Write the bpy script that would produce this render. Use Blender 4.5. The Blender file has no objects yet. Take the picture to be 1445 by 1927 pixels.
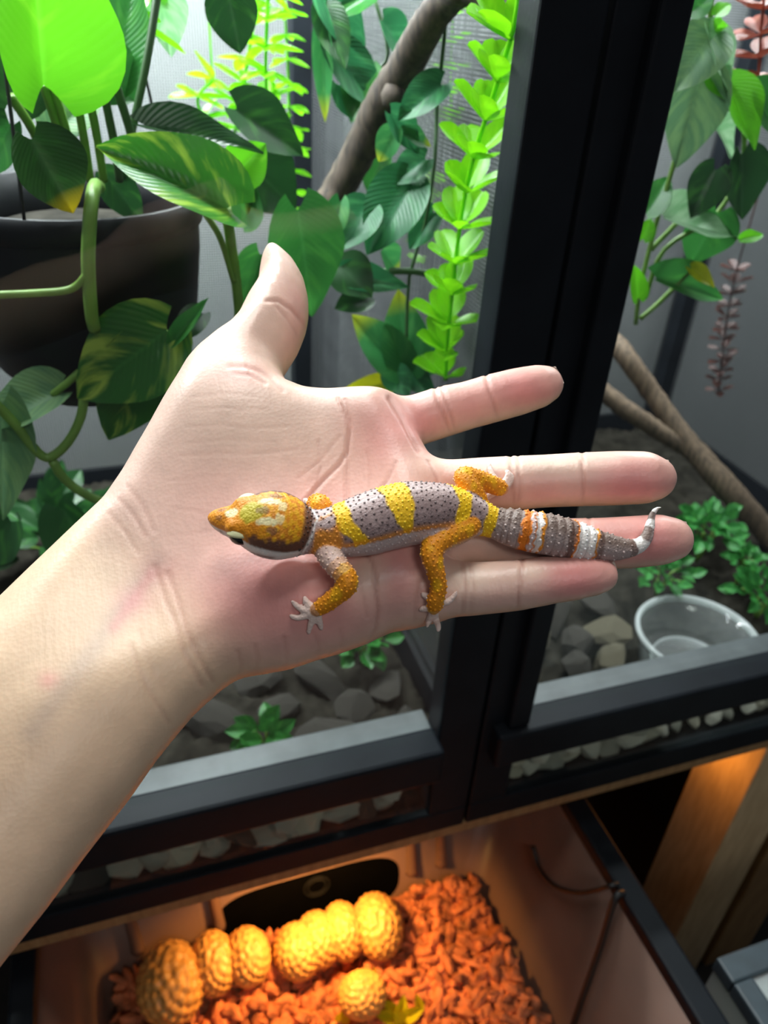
import bpy, bmesh, math, random
import numpy as np
from mathutils import Vector, Matrix
random.seed(7); RNG = np.random.default_rng(7)
scene = bpy.context.scene
COL = scene.collection

# ------------------------------------------------------------------ camera
F_PX, CX, CY = 1447.0, 722.5, 963.5
Zc = np.array([146., 2227., 1447.]); Zc /= np.linalg.norm(Zc)
Xc = np.array([4654., 635., -1447.]); Xc -= Zc * Zc.dot(Xc); Xc /= np.linalg.norm(Xc)
Yc = np.cross(Zc, Xc)
M = np.array([Xc, Yc, Zc])                 # world <- camera
CAM = np.array([0., 0., 1.35])
cam_data = bpy.data.cameras.new('camera'); cam = bpy.data.objects.new('camera', cam_data); COL.objects.link(cam)
cam_data.sensor_fit = 'VERTICAL'; cam_data.sensor_height = 36.0
cam_data.lens = 36.0 * F_PX / 1927.0
cam_data.clip_start = 0.01
mw = Matrix(M.tolist()).to_4x4(); mw.translation = Vector(CAM.tolist()); cam.matrix_world = mw
cam_data.dof.use_dof = True; cam_data.dof.focus_distance = 0.235; cam_data.dof.aperture_fstop = 15.0
scene.camera = cam
def ray(px, py): return M @ np.array([(px - CX) / F_PX, -(py - CY) / F_PX, -1.])
def atY(px, py, Y): r = ray(px, py); return CAM + r * Y / r[1]
def atZ(px, py, z): r = ray(px, py); return CAM + r * (z - CAM[2]) / r[2]
def atX(px, py, x): r = ray(px, py); return CAM + r * x / r[0]
def depth(p): return -(M.T @ (np.asarray(p) - CAM))[2]
def project(P):
    v = (np.asarray(P) - CAM) @ M
    return CX - F_PX * v[:, 0] / v[:, 2], CY + F_PX * v[:, 1] / v[:, 2]

# ------------------------------------------------------------------ light and exposure
world = bpy.data.worlds.new('world'); scene.world = world; world.use_nodes = True
world.node_tree.nodes['Background'].inputs[0].default_value = (0.82, 0.9, 1.0, 1)
world.node_tree.nodes['Background'].inputs[1].default_value = 0.12
vs = scene.view_settings
vs.view_transform = 'Standard'; vs.look = 'None'; vs.gamma = 1.0; vs.use_curve_mapping = False; vs.exposure = 0.0
def area(name, loc, rot, sx, sy, power, color, parent=None):
    d = bpy.data.lights.new(name, 'AREA'); d.shape = 'RECTANGLE'; d.size = sx; d.size_y = sy; d.energy = power; d.color = color
    o = bpy.data.objects.new(name, d); COL.objects.link(o); o.location = loc; o.rotation_euler = rot
    if parent: o.parent = parent
    return o
P_ROOM, P_LED, P_HEAT = 11.3, 13.0, 3.6

# ------------------------------------------------------------------ helpers
def srgb(r, g, b):
    c = [x / 255.0 for x in (r, g, b)]
    return tuple(x / 12.92 if x <= .04045 else ((x + .055) / 1.055) ** 2.4 for x in c)
def nodes_of(m):
    m.use_nodes = True; nt = m.node_tree; return nt, nt.nodes, nt.links
def mat(name, col, rough=.5, metal=0., spec=.5, noise=0., nscale=60., bump=0., bscale=200., trans=0.):
    m = bpy.data.materials.new(name); nt, N, L = nodes_of(m); b = N['Principled BSDF']
    b.inputs['Base Color'].default_value = (*col, 1); b.inputs['Roughness'].default_value = rough
    b.inputs['Metallic'].default_value = metal; b.inputs['Specular IOR Level'].default_value = spec
    tc = N.new('ShaderNodeTexCoord')
    if noise > 0:
        n = N.new('ShaderNodeTexNoise'); n.inputs['Scale'].default_value = nscale; n.inputs['Detail'].default_value = 5
        L.new(tc.outputs['Object'], n.inputs['Vector'])
        r = N.new('ShaderNodeMapRange'); r.inputs[1].default_value = .3; r.inputs[2].default_value = .7
        r.inputs[3].default_value = 1 - noise; r.inputs[4].default_value = 1 + noise
        L.new(n.outputs['Fac'], r.inputs[0])
        mx = N.new('ShaderNodeVectorMath'); mx.operation = 'SCALE'; mx.inputs[0].default_value = col
        L.new(r.outputs[0], mx.inputs['Scale']); L.new(mx.outputs[0], b.inputs['Base Color'])
    if bump > 0:
        n2 = N.new('ShaderNodeTexNoise'); n2.inputs['Scale'].default_value = bscale; n2.inputs['Detail'].default_value = 4
        L.new(tc.outputs['Object'], n2.inputs['Vector'])
        bp = N.new('ShaderNodeBump'); bp.inputs['Strength'].default_value = bump; bp.inputs['Distance'].default_value = .002
        L.new(n2.outputs['Fac'], bp.inputs['Height']); L.new(bp.outputs[0], b.inputs['Normal'])
    if trans > 0:
        t = N.new('ShaderNodeBsdfTranslucent'); t.inputs[0].default_value = (*[min(1, c * 1.6) for c in col], 1)
        ms = N.new('ShaderNodeMixShader'); ms.inputs[0].default_value = trans
        L.new(b.outputs[0], ms.inputs[1]); L.new(t.outputs[0], ms.inputs[2]); L.new(ms.outputs[0], N['Material Output'].inputs['Surface'])
    return m
def mat_glass(name, tint=(1, 1, 1), refl=1.0, haze=0.0, rough=.02):
    m = bpy.data.materials.new(name); nt, N, L = nodes_of(m); N.remove(N['Principled BSDF'])
    t = N.new('ShaderNodeBsdfTransparent'); t.inputs[0].default_value = (*tint, 1)
    g = N.new('ShaderNodeBsdfGlossy'); g.inputs['Roughness'].default_value = rough
    fr = N.new('ShaderNodeFresnel'); fr.inputs[0].default_value = 1.45
    mu = N.new('ShaderNodeMath'); mu.operation = 'MULTIPLY'; mu.inputs[1].default_value = refl
    ge = N.new('ShaderNodeNewGeometry'); iv_ = N.new('ShaderNodeMath'); iv_.operation = 'SUBTRACT'; iv_.inputs[0].default_value = 1; L.new(ge.outputs['Backfacing'], iv_.inputs[1])
    m0 = N.new('ShaderNodeMath'); m0.operation = 'MULTIPLY'; L.new(fr.outputs[0], m0.inputs[0]); L.new(iv_.outputs[0], m0.inputs[1]); L.new(m0.outputs[0], mu.inputs[0])
    ms = N.new('ShaderNodeMixShader'); L.new(mu.outputs[0], ms.inputs[0]); L.new(t.outputs[0], ms.inputs[1]); L.new(g.outputs[0], ms.inputs[2])
    out = ms.outputs[0]
    if haze > 0:
        d = N.new('ShaderNodeBsdfDiffuse'); d.inputs[0].default_value = (.8, .85, .85, 1)
        m2 = N.new('ShaderNodeMixShader'); m2.inputs[0].default_value = haze
        L.new(out, m2.inputs[1]); L.new(d.outputs[0], m2.inputs[2]); out = m2.outputs[0]
    L.new(out, N['Material Output'].inputs['Surface'])
    return m
def mat_mesh(name, pitch=.0026, cover=.34, col=(.06, .063, .066)):
    """woven screen: wires by a procedural grid, holes transparent"""
    m = bpy.data.materials.new(name); nt, N, L = nodes_of(m); b = N['Principled BSDF']
    b.inputs['Base Color'].default_value = (*col, 1); b.inputs['Roughness'].default_value = .45
    tc = N.new('ShaderNodeTexCoord'); sp = N.new('ShaderNodeSeparateXYZ'); L.new(tc.outputs['UV'], sp.inputs[0])
    outs = []
    for ax in (0, 1):
        a = N.new('ShaderNodeMath'); a.operation = 'DIVIDE'; a.inputs[1].default_value = pitch; L.new(sp.outputs[ax], a.inputs[0])
        fr = N.new('ShaderNodeMath'); fr.operation = 'FRACT'; L.new(a.outputs[0], fr.inputs[0])
        lt = N.new('ShaderNodeMath'); lt.operation = 'LESS_THAN'; lt.inputs[1].default_value = cover if ax else cover * .8; L.new(fr.outputs[0], lt.inputs[0])
        outs.append(lt.outputs[0])
    mx = N.new('ShaderNodeMath'); mx.operation = 'MAXIMUM'; L.new(outs[0], mx.inputs[0]); L.new(outs[1], mx.inputs[1])
    t = N.new('ShaderNodeBsdfTransparent'); ms = N.new('ShaderNodeMixShader')
    L.new(mx.outputs[0], ms.inputs[0]); L.new(t.outputs[0], ms.inputs[1]); L.new(b.outputs[0], ms.inputs[2])
    L.new(ms.outputs[0], N['Material Output'].inputs['Surface'])
    return m
def tag(o, label=None, cat=None, group=None, kind=None):
    if label: o['label'] = label
    if cat: o['category'] = cat
    if group: o['group'] = group
    if kind: o['kind'] = kind
    return o
def link(name, me, m=None, parent=None):
    o = bpy.data.objects.new(name, me); COL.objects.link(o)
    if m is not None and not me.materials: me.materials.append(m)
    if parent is not None:
        o.parent = parent
        o.matrix_parent_inverse = Matrix.Translation(-Vector(parent.location)) if parent.rotation_euler.z == 0 else parent.matrix_basis.inverted()
    return o
def empty(name, loc, label, cat, group=None):
    o = bpy.data.objects.new(name, None); COL.objects.link(o); o.location = [float(x) for x in loc]; o.empty_display_size = .02
    return tag(o, label, cat, group)
def mesh_np(name, V, Fs, smooth=True):
    me = bpy.data.meshes.new(name); me.from_pydata([tuple(map(float, v)) for v in V], [], [tuple(map(int, f)) for f in Fs]); me.update()
    if smooth: me.polygons.foreach_set('use_smooth', [True] * len(me.polygons))
    return me
def from_bm(name, bm, smooth=False):
    me = bpy.data.meshes.new(name); bmesh.ops.recalc_face_normals(bm, faces=bm.faces); bm.to_mesh(me); bm.free()
    if smooth: me.polygons.foreach_set('use_smooth', [True] * len(me.polygons))
    return me
def bm_box(bm, x0, x1, y0, y1, z0, z1, bev=.0):
    r = bmesh.ops.create_cube(bm, size=1.0, matrix=Matrix.Translation(((x0 + x1) / 2, (y0 + y1) / 2, (z0 + z1) / 2)) @ Matrix.Diagonal((x1 - x0, y1 - y0, z1 - z0, 1)))
    if bev > 0:
        es = list({e for v in r['verts'] for e in v.link_edges})
        bmesh.ops.bevel(bm, geom=es, offset=bev, segments=2, profile=.5, affect='EDGES')
def box(name, b, m, parent=None, bev=.0015):
    bm = bmesh.new(); bm_box(bm, *b, bev=bev); return link(name, from_bm(name, bm), m, parent)
def boxes(name, bs, m, parent=None, bev=.0015):
    bm = bmesh.new()
    for b in bs: bm_box(bm, *b, bev=bev)
    return link(name, from_bm(name, bm), m, parent)
def spline(P, n):
    """Catmull-Rom through the rows of P (any number of columns)"""
    P = np.asarray(P, float); Q = np.vstack([2 * P[0] - P[1], P, 2 * P[-1] - P[-2]]); out = []
    segs = len(P) - 1
    for i in range(segs):
        p0, p1, p2, p3 = Q[i:i + 4]
        for t in np.linspace(0, 1, max(2, n // segs), endpoint=False):
            out.append(.5 * ((2 * p1) + (-p0 + p2) * t + (2 * p0 - 5 * p1 + 4 * p2 - p3) * t * t + (-p0 + 3 * p1 - 3 * p2 + p3) * t ** 3))
    out.append(P[-1]); return np.array(out)
def tube(name, P, R, m, parent=None, sides=8, n=40, jitter=0.):
    """round tube along a spline; R one radius or one per control point"""
    P = np.asarray(P, float); R = np.full(len(P), R) if np.isscalar(R) else np.asarray(R, float)
    S = spline(np.hstack([P, R[:, None]]), n); V = []; Fs = []
    nrm = None
    for i, s in enumerate(S):
        a = S[max(i - 1, 0), :3]; b = S[min(i + 1, len(S) - 1), :3]; t = (b - a) / max(np.linalg.norm(b - a), 1e-9)
        if nrm is None: nrm = np.cross(t, [.3, .5, .8])
        nrm = nrm - t * nrm.dot(t); nrm /= np.linalg.norm(nrm); bi = np.cross(t, nrm)
        for k in range(sides):
            an = 2 * math.pi * k / sides; r = abs(s[3]) * (1 + jitter * RNG.uniform(-1, 1))
            V.append(s[:3] + r * (math.cos(an) * nrm + math.sin(an) * bi))
    for i in range(len(S) - 1):
        for k in range(sides):
            Fs.append((i * sides + k, i * sides + (k + 1) % sides, (i + 1) * sides + (k + 1) % sides, (i + 1) * sides + k))
    Fs.append(tuple(range(sides))[::-1]); Fs.append(tuple((len(S) - 1) * sides + k for k in range(sides)))
    return link(name, mesh_np(name, V, Fs), m, parent)
def lathe(name, prof, loc, m, parent=None, seg=40):
    V = []; Fs = []
    for r, z in prof:
        for k in range(seg):
            a = 2 * math.pi * k / seg; V.append((loc[0] + r * math.cos(a), loc[1] + r * math.sin(a), loc[2] + z))
    for i in range(len(prof) - 1):
        for k in range(seg):
            Fs.append((i * seg + k, i * seg + (k + 1) % seg, (i + 1) * seg + (k + 1) % seg, (i + 1) * seg + k))
    return link(name, mesh_np(name, V, Fs), m, parent)

# ------------------------------------------------------------------ materials
M_FRAME = mat('black_frame', (.007, .009, .012), .5, spec=.12, noise=.2, nscale=30, bump=.05, bscale=400)
M_SILL = mat('grey_sill', (.065, .075, .078), .5, noise=.25, nscale=40)
M_GLASS = mat_glass('door_glass', (.96, .985, .975), .7, .003)
M_GLASSLO = mat_glass('window_glass', (.93, .97, .95), .7, .008)
M_MESH = mat_mesh('screen_mesh')
M_WALL = mat('white_wall', (.44, .46, .46), .8, noise=.04, nscale=8)
M_FLOOR = mat('dark_floor', (.06, .045, .035), .5, noise=.3, nscale=12)
M_BLACK = mat('black_plastic', (.005, .0055, .007), .45, spec=.15, noise=.2, nscale=50)
M_CABLE = mat('black_cable', (.01, .01, .01), .5, noise=.1)
def mat_wood(name, c1, c2, scale=9., rough=.55):
    m = bpy.data.materials.new(name); nt, N, L = nodes_of(m); b = N['Principled BSDF']; b.inputs['Roughness'].default_value = rough
    tc = N.new('ShaderNodeTexCoord'); mp = N.new('ShaderNodeMapping'); mp.inputs['Scale'].default_value = (scale * 6, scale * 6, scale)
    L.new(tc.outputs['Object'], mp.inputs[0]); n = N.new('ShaderNodeTexNoise'); n.inputs['Scale'].default_value = 3; n.inputs['Detail'].default_value = 6
    L.new(mp.outputs[0], n.inputs['Vector']); cr = N.new('ShaderNodeValToRGB')
    cr.color_ramp.elements[0].position = .35; cr.color_ramp.elements[0].color = (*c1, 1); cr.color_ramp.elements[1].position = .65; cr.color_ramp.elements[1].color = (*c2, 1)
    L.new(n.outputs['Fac'], cr.inputs[0]); L.new(cr.outputs[0], b.inputs['Base Color'])
    return m
M_WOOD = mat_wood('pine_wood', (.24, .135, .055), (.33, .20, .085))
M_WOODPALE = mat_wood('pale_pine_wood', (.50, .37, .21), (.62, .48, .29))
M_RACKSHADE = mat_wood('rack_shade_wood', (.006, .005, .004), (.012, .009, .007), 9, .8)  # near-black colour paints in the shade inside the rack
M_BRANCH = mat_wood('branch_bark', (.035, .025, .02), (.10, .07, .05), 14, .8)
M_BRANCHR = mat_wood('brown_branch_bark', (.06, .04, .025), (.16, .11, .07), 14, .8)
M_TUB = mat('tub_plastic', (.17, .095, .07), .38, noise=.12, nscale=15, bump=.05)
M_SOIL = mat('soil', (.020, .018, .014), .95, spec=.05, noise=.5, nscale=60, bump=.6, bscale=120)
M_STEM = mat('vine_stem', (.16, .30, .05), .4, noise=.25, nscale=60, trans=.15)
M_STEMDK = mat('dark_vine_stem', (.05, .11, .04), .5, noise=.25, nscale=60)

# ------------------------------------------------------------------ the room
struct = lambda o: tag(o, kind='structure')
struct(box('floor', (-1.6, 1.8, -1.5, .935, -.05, 0), M_FLOOR, bev=0))
struct(box('wall_back', (-1.6, 1.8, .935, .985, 0, 2.5), M_WALL, bev=0))
struct(box('ceiling', (-1.6, 1.8, -1.5, .985, 2.5, 2.55), M_WALL, bev=0))
M_LAMPW = mat('lamp_white', (.8, .8, .8), .4)
for ly, pw, lab in ((.48, P_ROOM, 'flat white square ceiling light above the terrariums'), (-1.15, P_ROOM * .6, 'added unseen square fill light on the ceiling, brightening the low windows')):  # the second light is an added fill for the bark behind the low windows
    cl = empty('ceiling_light', (.10, ly, 2.5), lab, 'ceiling light'); box('housing', (-.2, .4, ly - .3, ly + .3, 2.47, 2.50), M_LAMPW, cl)
    cla = area('lamp_glow', (.10, ly, 2.46), (0, 0, 0), .5, .5, pw, (1.0, .985, .95)); cla.parent = cl; cla.matrix_parent_inverse = Matrix.Translation((-.10, -ly, -2.5))

# ------------------------------------------------------------------ wooden rack
ZS = .778                                   # top of the shelf = underside of the terrariums
rk = empty('wooden_rack', (.2, .7, 0), 'wooden shelf rack with pale front post carrying the two terrariums', 'rack')
box('shelf_board', (-.45, .80, .352, .915, .764, ZS), M_WOOD, rk)
box('lower_board', (-.45, .80, -.16, .915, .280, .305), M_RACKSHADE, rk)
box('post', (.549, .617, .350, .420, 0, .764), M_WOODPALE, rk, .002)
box('post', (.632, .70, .350, .420, 0, .764), M_WOOD, rk, .002)
for x0, y0 in ((-.45, .352), (-.45, .84), (.73, .84)): box('post', (x0, x0 + .067, y0, y0 + .067, 0, .764), M_WOOD, rk, .002)
box('back_panel', (-.45, .80, .917, .929, 0, .764), M_RACKSHADE, rk)  # back and side panels coloured black to stand for the dark depth there
box('side_panel', (.705, .717, .42, .915, .305, .764), M_RACKSHADE, rk)

# ------------------------------------------------------------------ terrariums
def screen(name, corner, du, dv, parent, m=None):
    """a flat woven screen panel; uv in metres for the wire grid"""
    c = np.array(corner, float); du = np.array(du, float); dv = np.array(dv, float)
    me = mesh_np(name, [c, c + du, c + du + dv, c + dv], [(0, 1, 2, 3)], False)
    uv = me.uv_layers.new(name='UVMap'); lu, lv = np.linalg.norm(du), np.linalg.norm(dv)
    for k, q in enumerate(((0, 0), (lu, 0), (lu, lv), (0, lv))): uv.data[k].uv = q
    return link(name, me, m or M_MESH, parent)
Y0, Y1, ZT = .350, .885, 1.54
def terrarium(x0, x1, label, door_in, led_y, led=1.0):
    t = empty('terrarium', ((x0 + x1) / 2, (Y0 + Y1) / 2, ZS), label, 'terrarium')
    z1, z2, z3 = .803, .862, .897
    pw = .034
    boxes('base_frame', [(x0, x1, Y0, Y0 + .012, ZS, z1), (x0, x1, Y1 - .012, Y1, ZS, z1), (x0, x0 + .012, Y0 + .012, Y1 - .012, ZS, z1), (x1 - .012, x1, Y0 + .012, Y1 - .012, ZS, z1)], M_FRAME, t)
    box('base_tray', (x0 + .012, x1 - .012, Y0 + .012, Y1 - .012, ZS + .001, ZS + .010), M_BLACK, t, 0)
    for a, b in (((x0, x0 + pw), (Y0, Y0 + .022)), ((x1 - pw, x1), (Y0, Y0 + .022)), ((x0, x0 + .026), (Y1 - .026, Y1)), ((x1 - .026, x1), (Y1 - .026, Y1))):
        box('corner_post', (*a, *b, z1, ZT - .03), M_FRAME, t)
    box('lower_window', (x0 + pw, x1 - pw, Y0 + .004, Y0 + .008, z1, z2), M_GLASSLO, t, 0)
    for nm, bb in (('side_panel', (x0, x0 + .006, Y0 + .022, Y1 - .026, z1, z2)), ('side_panel', (x1 - .006, x1, Y0 + .022, Y1 - .026, z1, z2)), ('back_panel', (x0 + .026, x1 - .026, Y1 - .006, Y1, z1, z2))):
        box(nm, bb, M_FRAME, t)
    box('door_rail', (x0 + door_in, x1 - door_in, Y0 - .014, Y0 + .012, z2, z3), M_FRAME, t, .003)
    box('sill', (x0 + pw, x1 - pw, Y0 + .012, Y0 + .034, z2 + .004, z3 - .004), M_SILL, t)
    box('door_glass', (x0 + pw, x1 - pw, Y0 + .003, Y0 + .007, z3, ZT - .03), M_GLASS, t, 0)
    boxes('top_frame', [(x0, x1, Y0, Y0 + .03, ZT - .03, ZT), (x0, x1, Y1 - .03, Y1, ZT - .03, ZT), (x0, x0 + .03, Y0 + .03, Y1 - .03, ZT - .03, ZT), (x1 - .03, x1, Y0 + .03, Y1 - .03, ZT - .03, ZT)], M_FRAME, t)
    screen('back_screen', (x0 + .026, Y1 - .006, z2), (x1 - x0 - .052, 0, 0), (0, 0, ZT - .03 - z2), t)
    screen('side_screen', (x0 + .006, Y0 + .022, z2), (0, Y1 - Y0 - .048, 0), (0, 0, ZT - .03 - z2), t)
    screen('side_screen', (x1 - .006, Y0 + .022, z2), (0, Y1 - Y0 - .048, 0), (0, 0, ZT - .03 - z2), t)
    box('shade_lid', (x0 + .03, x1 - .03, Y0 + .03, Y1 - .03, ZT - .005, ZT), M_FRAME, t, 0)  # unseen solid lid, added to keep the ceiling light out of the interior
    bar = box('light_bar', (x0 + .03, x1 - .03, led_y - .03, led_y + .03, ZT - .013, ZT - .005), mat('led_housing', (.5, .5, .5), .3, .8), t)
    cx = (x0 + x1) / 2
    box('light_bar', (x0 + .03, x1 - .03, .50, .55, ZT - .013, ZT - .005), bar.data.materials[0], t)  # front bar and its strip are added, unseen, to brighten the front leaves
    front_fill = area('led_strip', (cx, .525, ZT - .014), (0, 0, 0), x1 - x0 - .08, .04, P_LED * led * .42, (.92, .97, 1.0)); front_fill.parent = t; front_fill.matrix_parent_inverse = Matrix.Translation(-Vector(t.location))
    la = area('led_strip', (cx, led_y, ZT - .014), (0, 0, 0), x1 - x0 - .08, .05, P_LED * led, (.92, .97, 1.0)); la.parent = t
    la.matrix_parent_inverse = Matrix.Translation(-Vector(t.location))
    return t
XL0, XL1, XR0, XR1 = -.30, .221, .2235, .77
T1 = terrarium(XL0, XL1, 'tall black-framed screen terrarium holding the black pot and the dark arching branch', .034, .79)
T2 = terrarium(XR0, XR1, 'tall black-framed screen terrarium with the clear plastic cup on its floor', .008, .79, .55)
box('door_stile', (XR0 + .018, XR0 + .0355, Y0 - .008, Y0 + .004, .897, ZT - .03), M_FRAME, T2, .002)

CC = atZ(1312, 1200, .8585); CR = 115 * depth(CC) / F_PX; CC[1] = max(CC[1], Y0 + .0090 + CR * 1.012)     # the cup stands in a hollow, its lip tucked under the sill
# ground inside the terrariums: lumpy soil, then bark pieces
def ground(name, x0, x1, y0, y1, z, amp, label, hollow=None):
    nx, ny = 90, 90; V = []; Fs = []
    ph = RNG.uniform(0, 6.28, (12, 3)); fq = RNG.uniform(15, 90, (12, 2)) * RNG.choice([-1, 1], (12, 2))
    for j in range(ny):
        for i in range(nx):
            x = x0 + (x1 - x0) * i / (nx - 1); y = y0 + (y1 - y0) * j / (ny - 1)
            h = sum(math.sin(fq[k, 0] * x + fq[k, 1] * y + ph[k, 0]) for k in range(12)) / 12
            zz = z + amp * h + .25 * amp * RNG.uniform(-1, 1)
            if hollow:
                f = min(1, max(0, (math.hypot(x - hollow[0], y - hollow[1]) - hollow[2]) / .022)); zz = hollow[3] * (1 - f) + zz * f
            V.append((x, y, zz))
    for j in range(ny - 1):
        for i in range(nx - 1): Fs.append((j * nx + i, j * nx + i + 1, (j + 1) * nx + i + 1, (j + 1) * nx + i))
    n0 = len(V); rim = [i for i in range(nx)] + [j * nx + nx - 1 for j in range(1, ny)] + [(ny - 1) * nx + i for i in range(nx - 2, -1, -1)] + [j * nx for j in range(ny - 2, 0, -1)]
    for r in rim: V.append((V[r][0], V[r][1], ZS + .011))
    for k in range(len(rim)): Fs.append((rim[k], n0 + k, n0 + (k + 1) % len(rim), rim[(k + 1) % len(rim)]))
    return tag(link(name, mesh_np(name, V, Fs), M_SOIL), label, 'soil', kind='stuff')
ground('soil_bed', XL0 + .013, XL1 - .013, Y0 + .032, Y1 - .013, .846, .012, 'dark soil covering the floor around the black pot plant terrarium')
ground('soil_bed', XR0 + .013, XR1 - .013, Y0 + .032, Y1 - .013, .838, .012, 'dark soil under the clear plastic cup', (CC[0], CC[1], CR * .97, CC[2] - .0372))
M_BARK = [mat('bark_%d' % i, c, .85, noise=.35, nscale=70, bump=.6, bscale=150) for i, c in enumerate(((.60, .54, .42), (.44, .41, .34), (.70, .65, .55), (.035, .030, .023), (.11, .095, .06)))]
def chunk_mesh(name, seed, sub=2, rough=.35):
    rg = np.random.default_rng(seed); bm = bmesh.new(); bmesh.ops.create_icosphere(bm, subdivisions=sub, radius=1)
    pl = rg.normal(size=(9, 3)); pl /= np.linalg.norm(pl, axis=1)[:, None]; dd = rg.uniform(.40, .85, 9)
    for v in bm.verts:
        c = np.array(v.co)
        for n, d in zip(pl, dd):
            e = c.dot(n) - d
            if e > 0: c = c - n * e * .85
        v.co = c * (1 + rough * .2 * rg.uniform(-1, 1))
    return from_bm(name, bm, False)
CH = [chunk_mesh('bark_piece', 20 + i) for i in range(6)]
def bark(px, py, z, s, mi, label, group, yaw=None):
    p = atZ(px, py, z); me = CH[random.randrange(6)].copy() if False else CH[random.randrange(6)]
    o = bpy.data.objects.new('bark_piece', me); COL.objects.link(o)
    if not me.materials: me.materials.append(M_BARK[0])
    o.material_slots[0].link = 'OBJECT'; o.material_slots[0].material = M_BARK[mi]
    o.location = p; o.scale = (s * random.uniform(.8, 1.4), s * random.uniform(.6, 1), s * random.uniform(.45, .8)); o.rotation_euler = (random.uniform(-.5, .5), random.uniform(-.5, .5), random.uniform(0, 6.28))
    return tag(o, label, 'bark', group)
k = 0
for q in range(51):
    # pieces pressed against the low window of the cup terrarium
    row_ = q // 17; x = XR0 + .052 + q % 17 * .0195 + random.uniform(-.004, .004); under = abs(x - CC[0]) < CR * .95 + .016
    if under and row_: x = .585 + (q % 17) * .0075 + .05 * (row_ - 1)
    o = bark(1000, 1450, .85, random.uniform(.016, .022), (0, 2, 1, 0, 2, 1, 2)[q % 7], 'pale beige bark piece behind the low window under the clear cup', 'pale bark pieces of the cup terrarium')
    o.location = (x, Y0 + .026 + random.uniform(0, .004), (.802, .822, .845)[row_] + random.uniform(-.004, .004))
    if under and not row_: o.scale = [v * .52 for v in o.scale]; o.location.z = .800
for (px, py) in ((1020, 1345), (1085, 1340), (1140, 1300), (1160, 1335), (1060, 1260), (1105, 1265), (1190, 1275), (1030, 1310), (1075, 1290), (1110, 1330), (1150, 1270), (1010, 1250), (1180, 1310), (1170, 1240), (1055, 1345), (1130, 1235), (1100, 1200)):
    bark(px, py, .85, .018 + .005 * (k % 3), (3, 4, 3, 4)[k % 4], 'mossy brown bark piece on the soil beside the clear cup', 'bark pieces on the soil by the cup'); k += 1
for q in range(45):
    x = -.13 + q % 15 * .0205 + random.uniform(-.004, .004); row_ = q // 15
    o = bark(1000, 1450, .85, random.uniform(.016, .022), (1, 0, 1, 3, 1)[q % 5], 'grey bark piece behind the low window below the forearm', 'grey bark pieces of the pot plant terrarium')
    o.location = (x, Y0 + .026 + random.uniform(0, .004), (.802, .822, .844)[row_] + random.uniform(-.004, .004))
for (px, py) in ((520, 1350), (560, 1320), (500, 1290), (610, 1290), (650, 1330), (700, 1300), (590, 1380), (760, 1350), (540, 1260)):
    bark(px, py, .85, .02 + .005 * (k % 3), 3, 'dark bark piece lying on the soil behind the wrist', 'dark bark pieces on the soil'); k += 1
# settle the bark: nothing pokes through glass, posts or sill, and neighbours on the soil lie beside each other
def span(o):
    Mx = np.array(Matrix.LocRotScale(o.location, o.rotation_euler, o.scale)); P = np.array([v.co[:] for v in o.data.vertices]) @ Mx[:3, :3].T + Mx[:3, 3]; return P.min(0), P.max(0)
BK = [o for o in COL.objects if o.name.startswith('bark_piece')]; LOOSE = [o for o in BK if 'on the soil' in o['group']]
for o in LOOSE: o.location.z = .849
for it in range(60):
    for i_, o in enumerate(LOOSE):
        for p_ in LOOSE[i_ + 1:]:
            d = np.array(o.location[:2]) - np.array(p_.location[:2]); l = max(np.hypot(*d), 1e-5); need = (max(o.scale[:2]) + max(p_.scale[:2])) * .80
            if l < need: d = d / l * (need - l) * .5; o.location.x += d[0]; o.location.y += d[1]; p_.location.x -= d[0]; p_.location.y -= d[1]
        d = np.array(o.location[:2]) - CC[:2]; l = max(np.hypot(*d), 1e-5); need = CR * 1.03 + max(o.scale[:2]) * .9
        if l < need: o.location.x += d[0] / l * (need - l); o.location.y += d[1] / l * (need - l)
        for q_ in (atZ(500, 1390, .860), atZ(686, 1215, .868)):          # keep clear of the small plants' stems
            d = np.array(o.location[:2]) - q_[:2]; l = max(np.hypot(*d), 1e-5); need = .006 + max(o.scale[:2])
            if l < need: o.location.x += d[0] / l * (need - l); o.location.y += d[1] / l * (need - l)
        a_, b_ = span(o); x0_, x1_ = (XL0 + .014, XL1 - .014) if o.location.x < XL1 else (XR0 + .014, XR1 - .014)
        o.location.y += max(0, Y0 + .036 - a_[1]); o.location.x += max(0, x0_ - a_[0]) - max(0, b_[0] - x1_)
for o in BK:
    if o not in LOOSE:
        a_, b_ = span(o); x0_, x1_ = (XL0 + .035, XL1 - .035) if o.location.x < XL1 else (XR0 + .035, XR1 - .035)
        o.location.y += max(0, Y0 + .0082 - a_[1]); o.location.x += max(0, x0_ - a_[0]) - max(0, b_[0] - x1_); o.location.z += max(0, ZS + .010 - a_[2]) - max(0, b_[2] - .8655)

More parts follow.
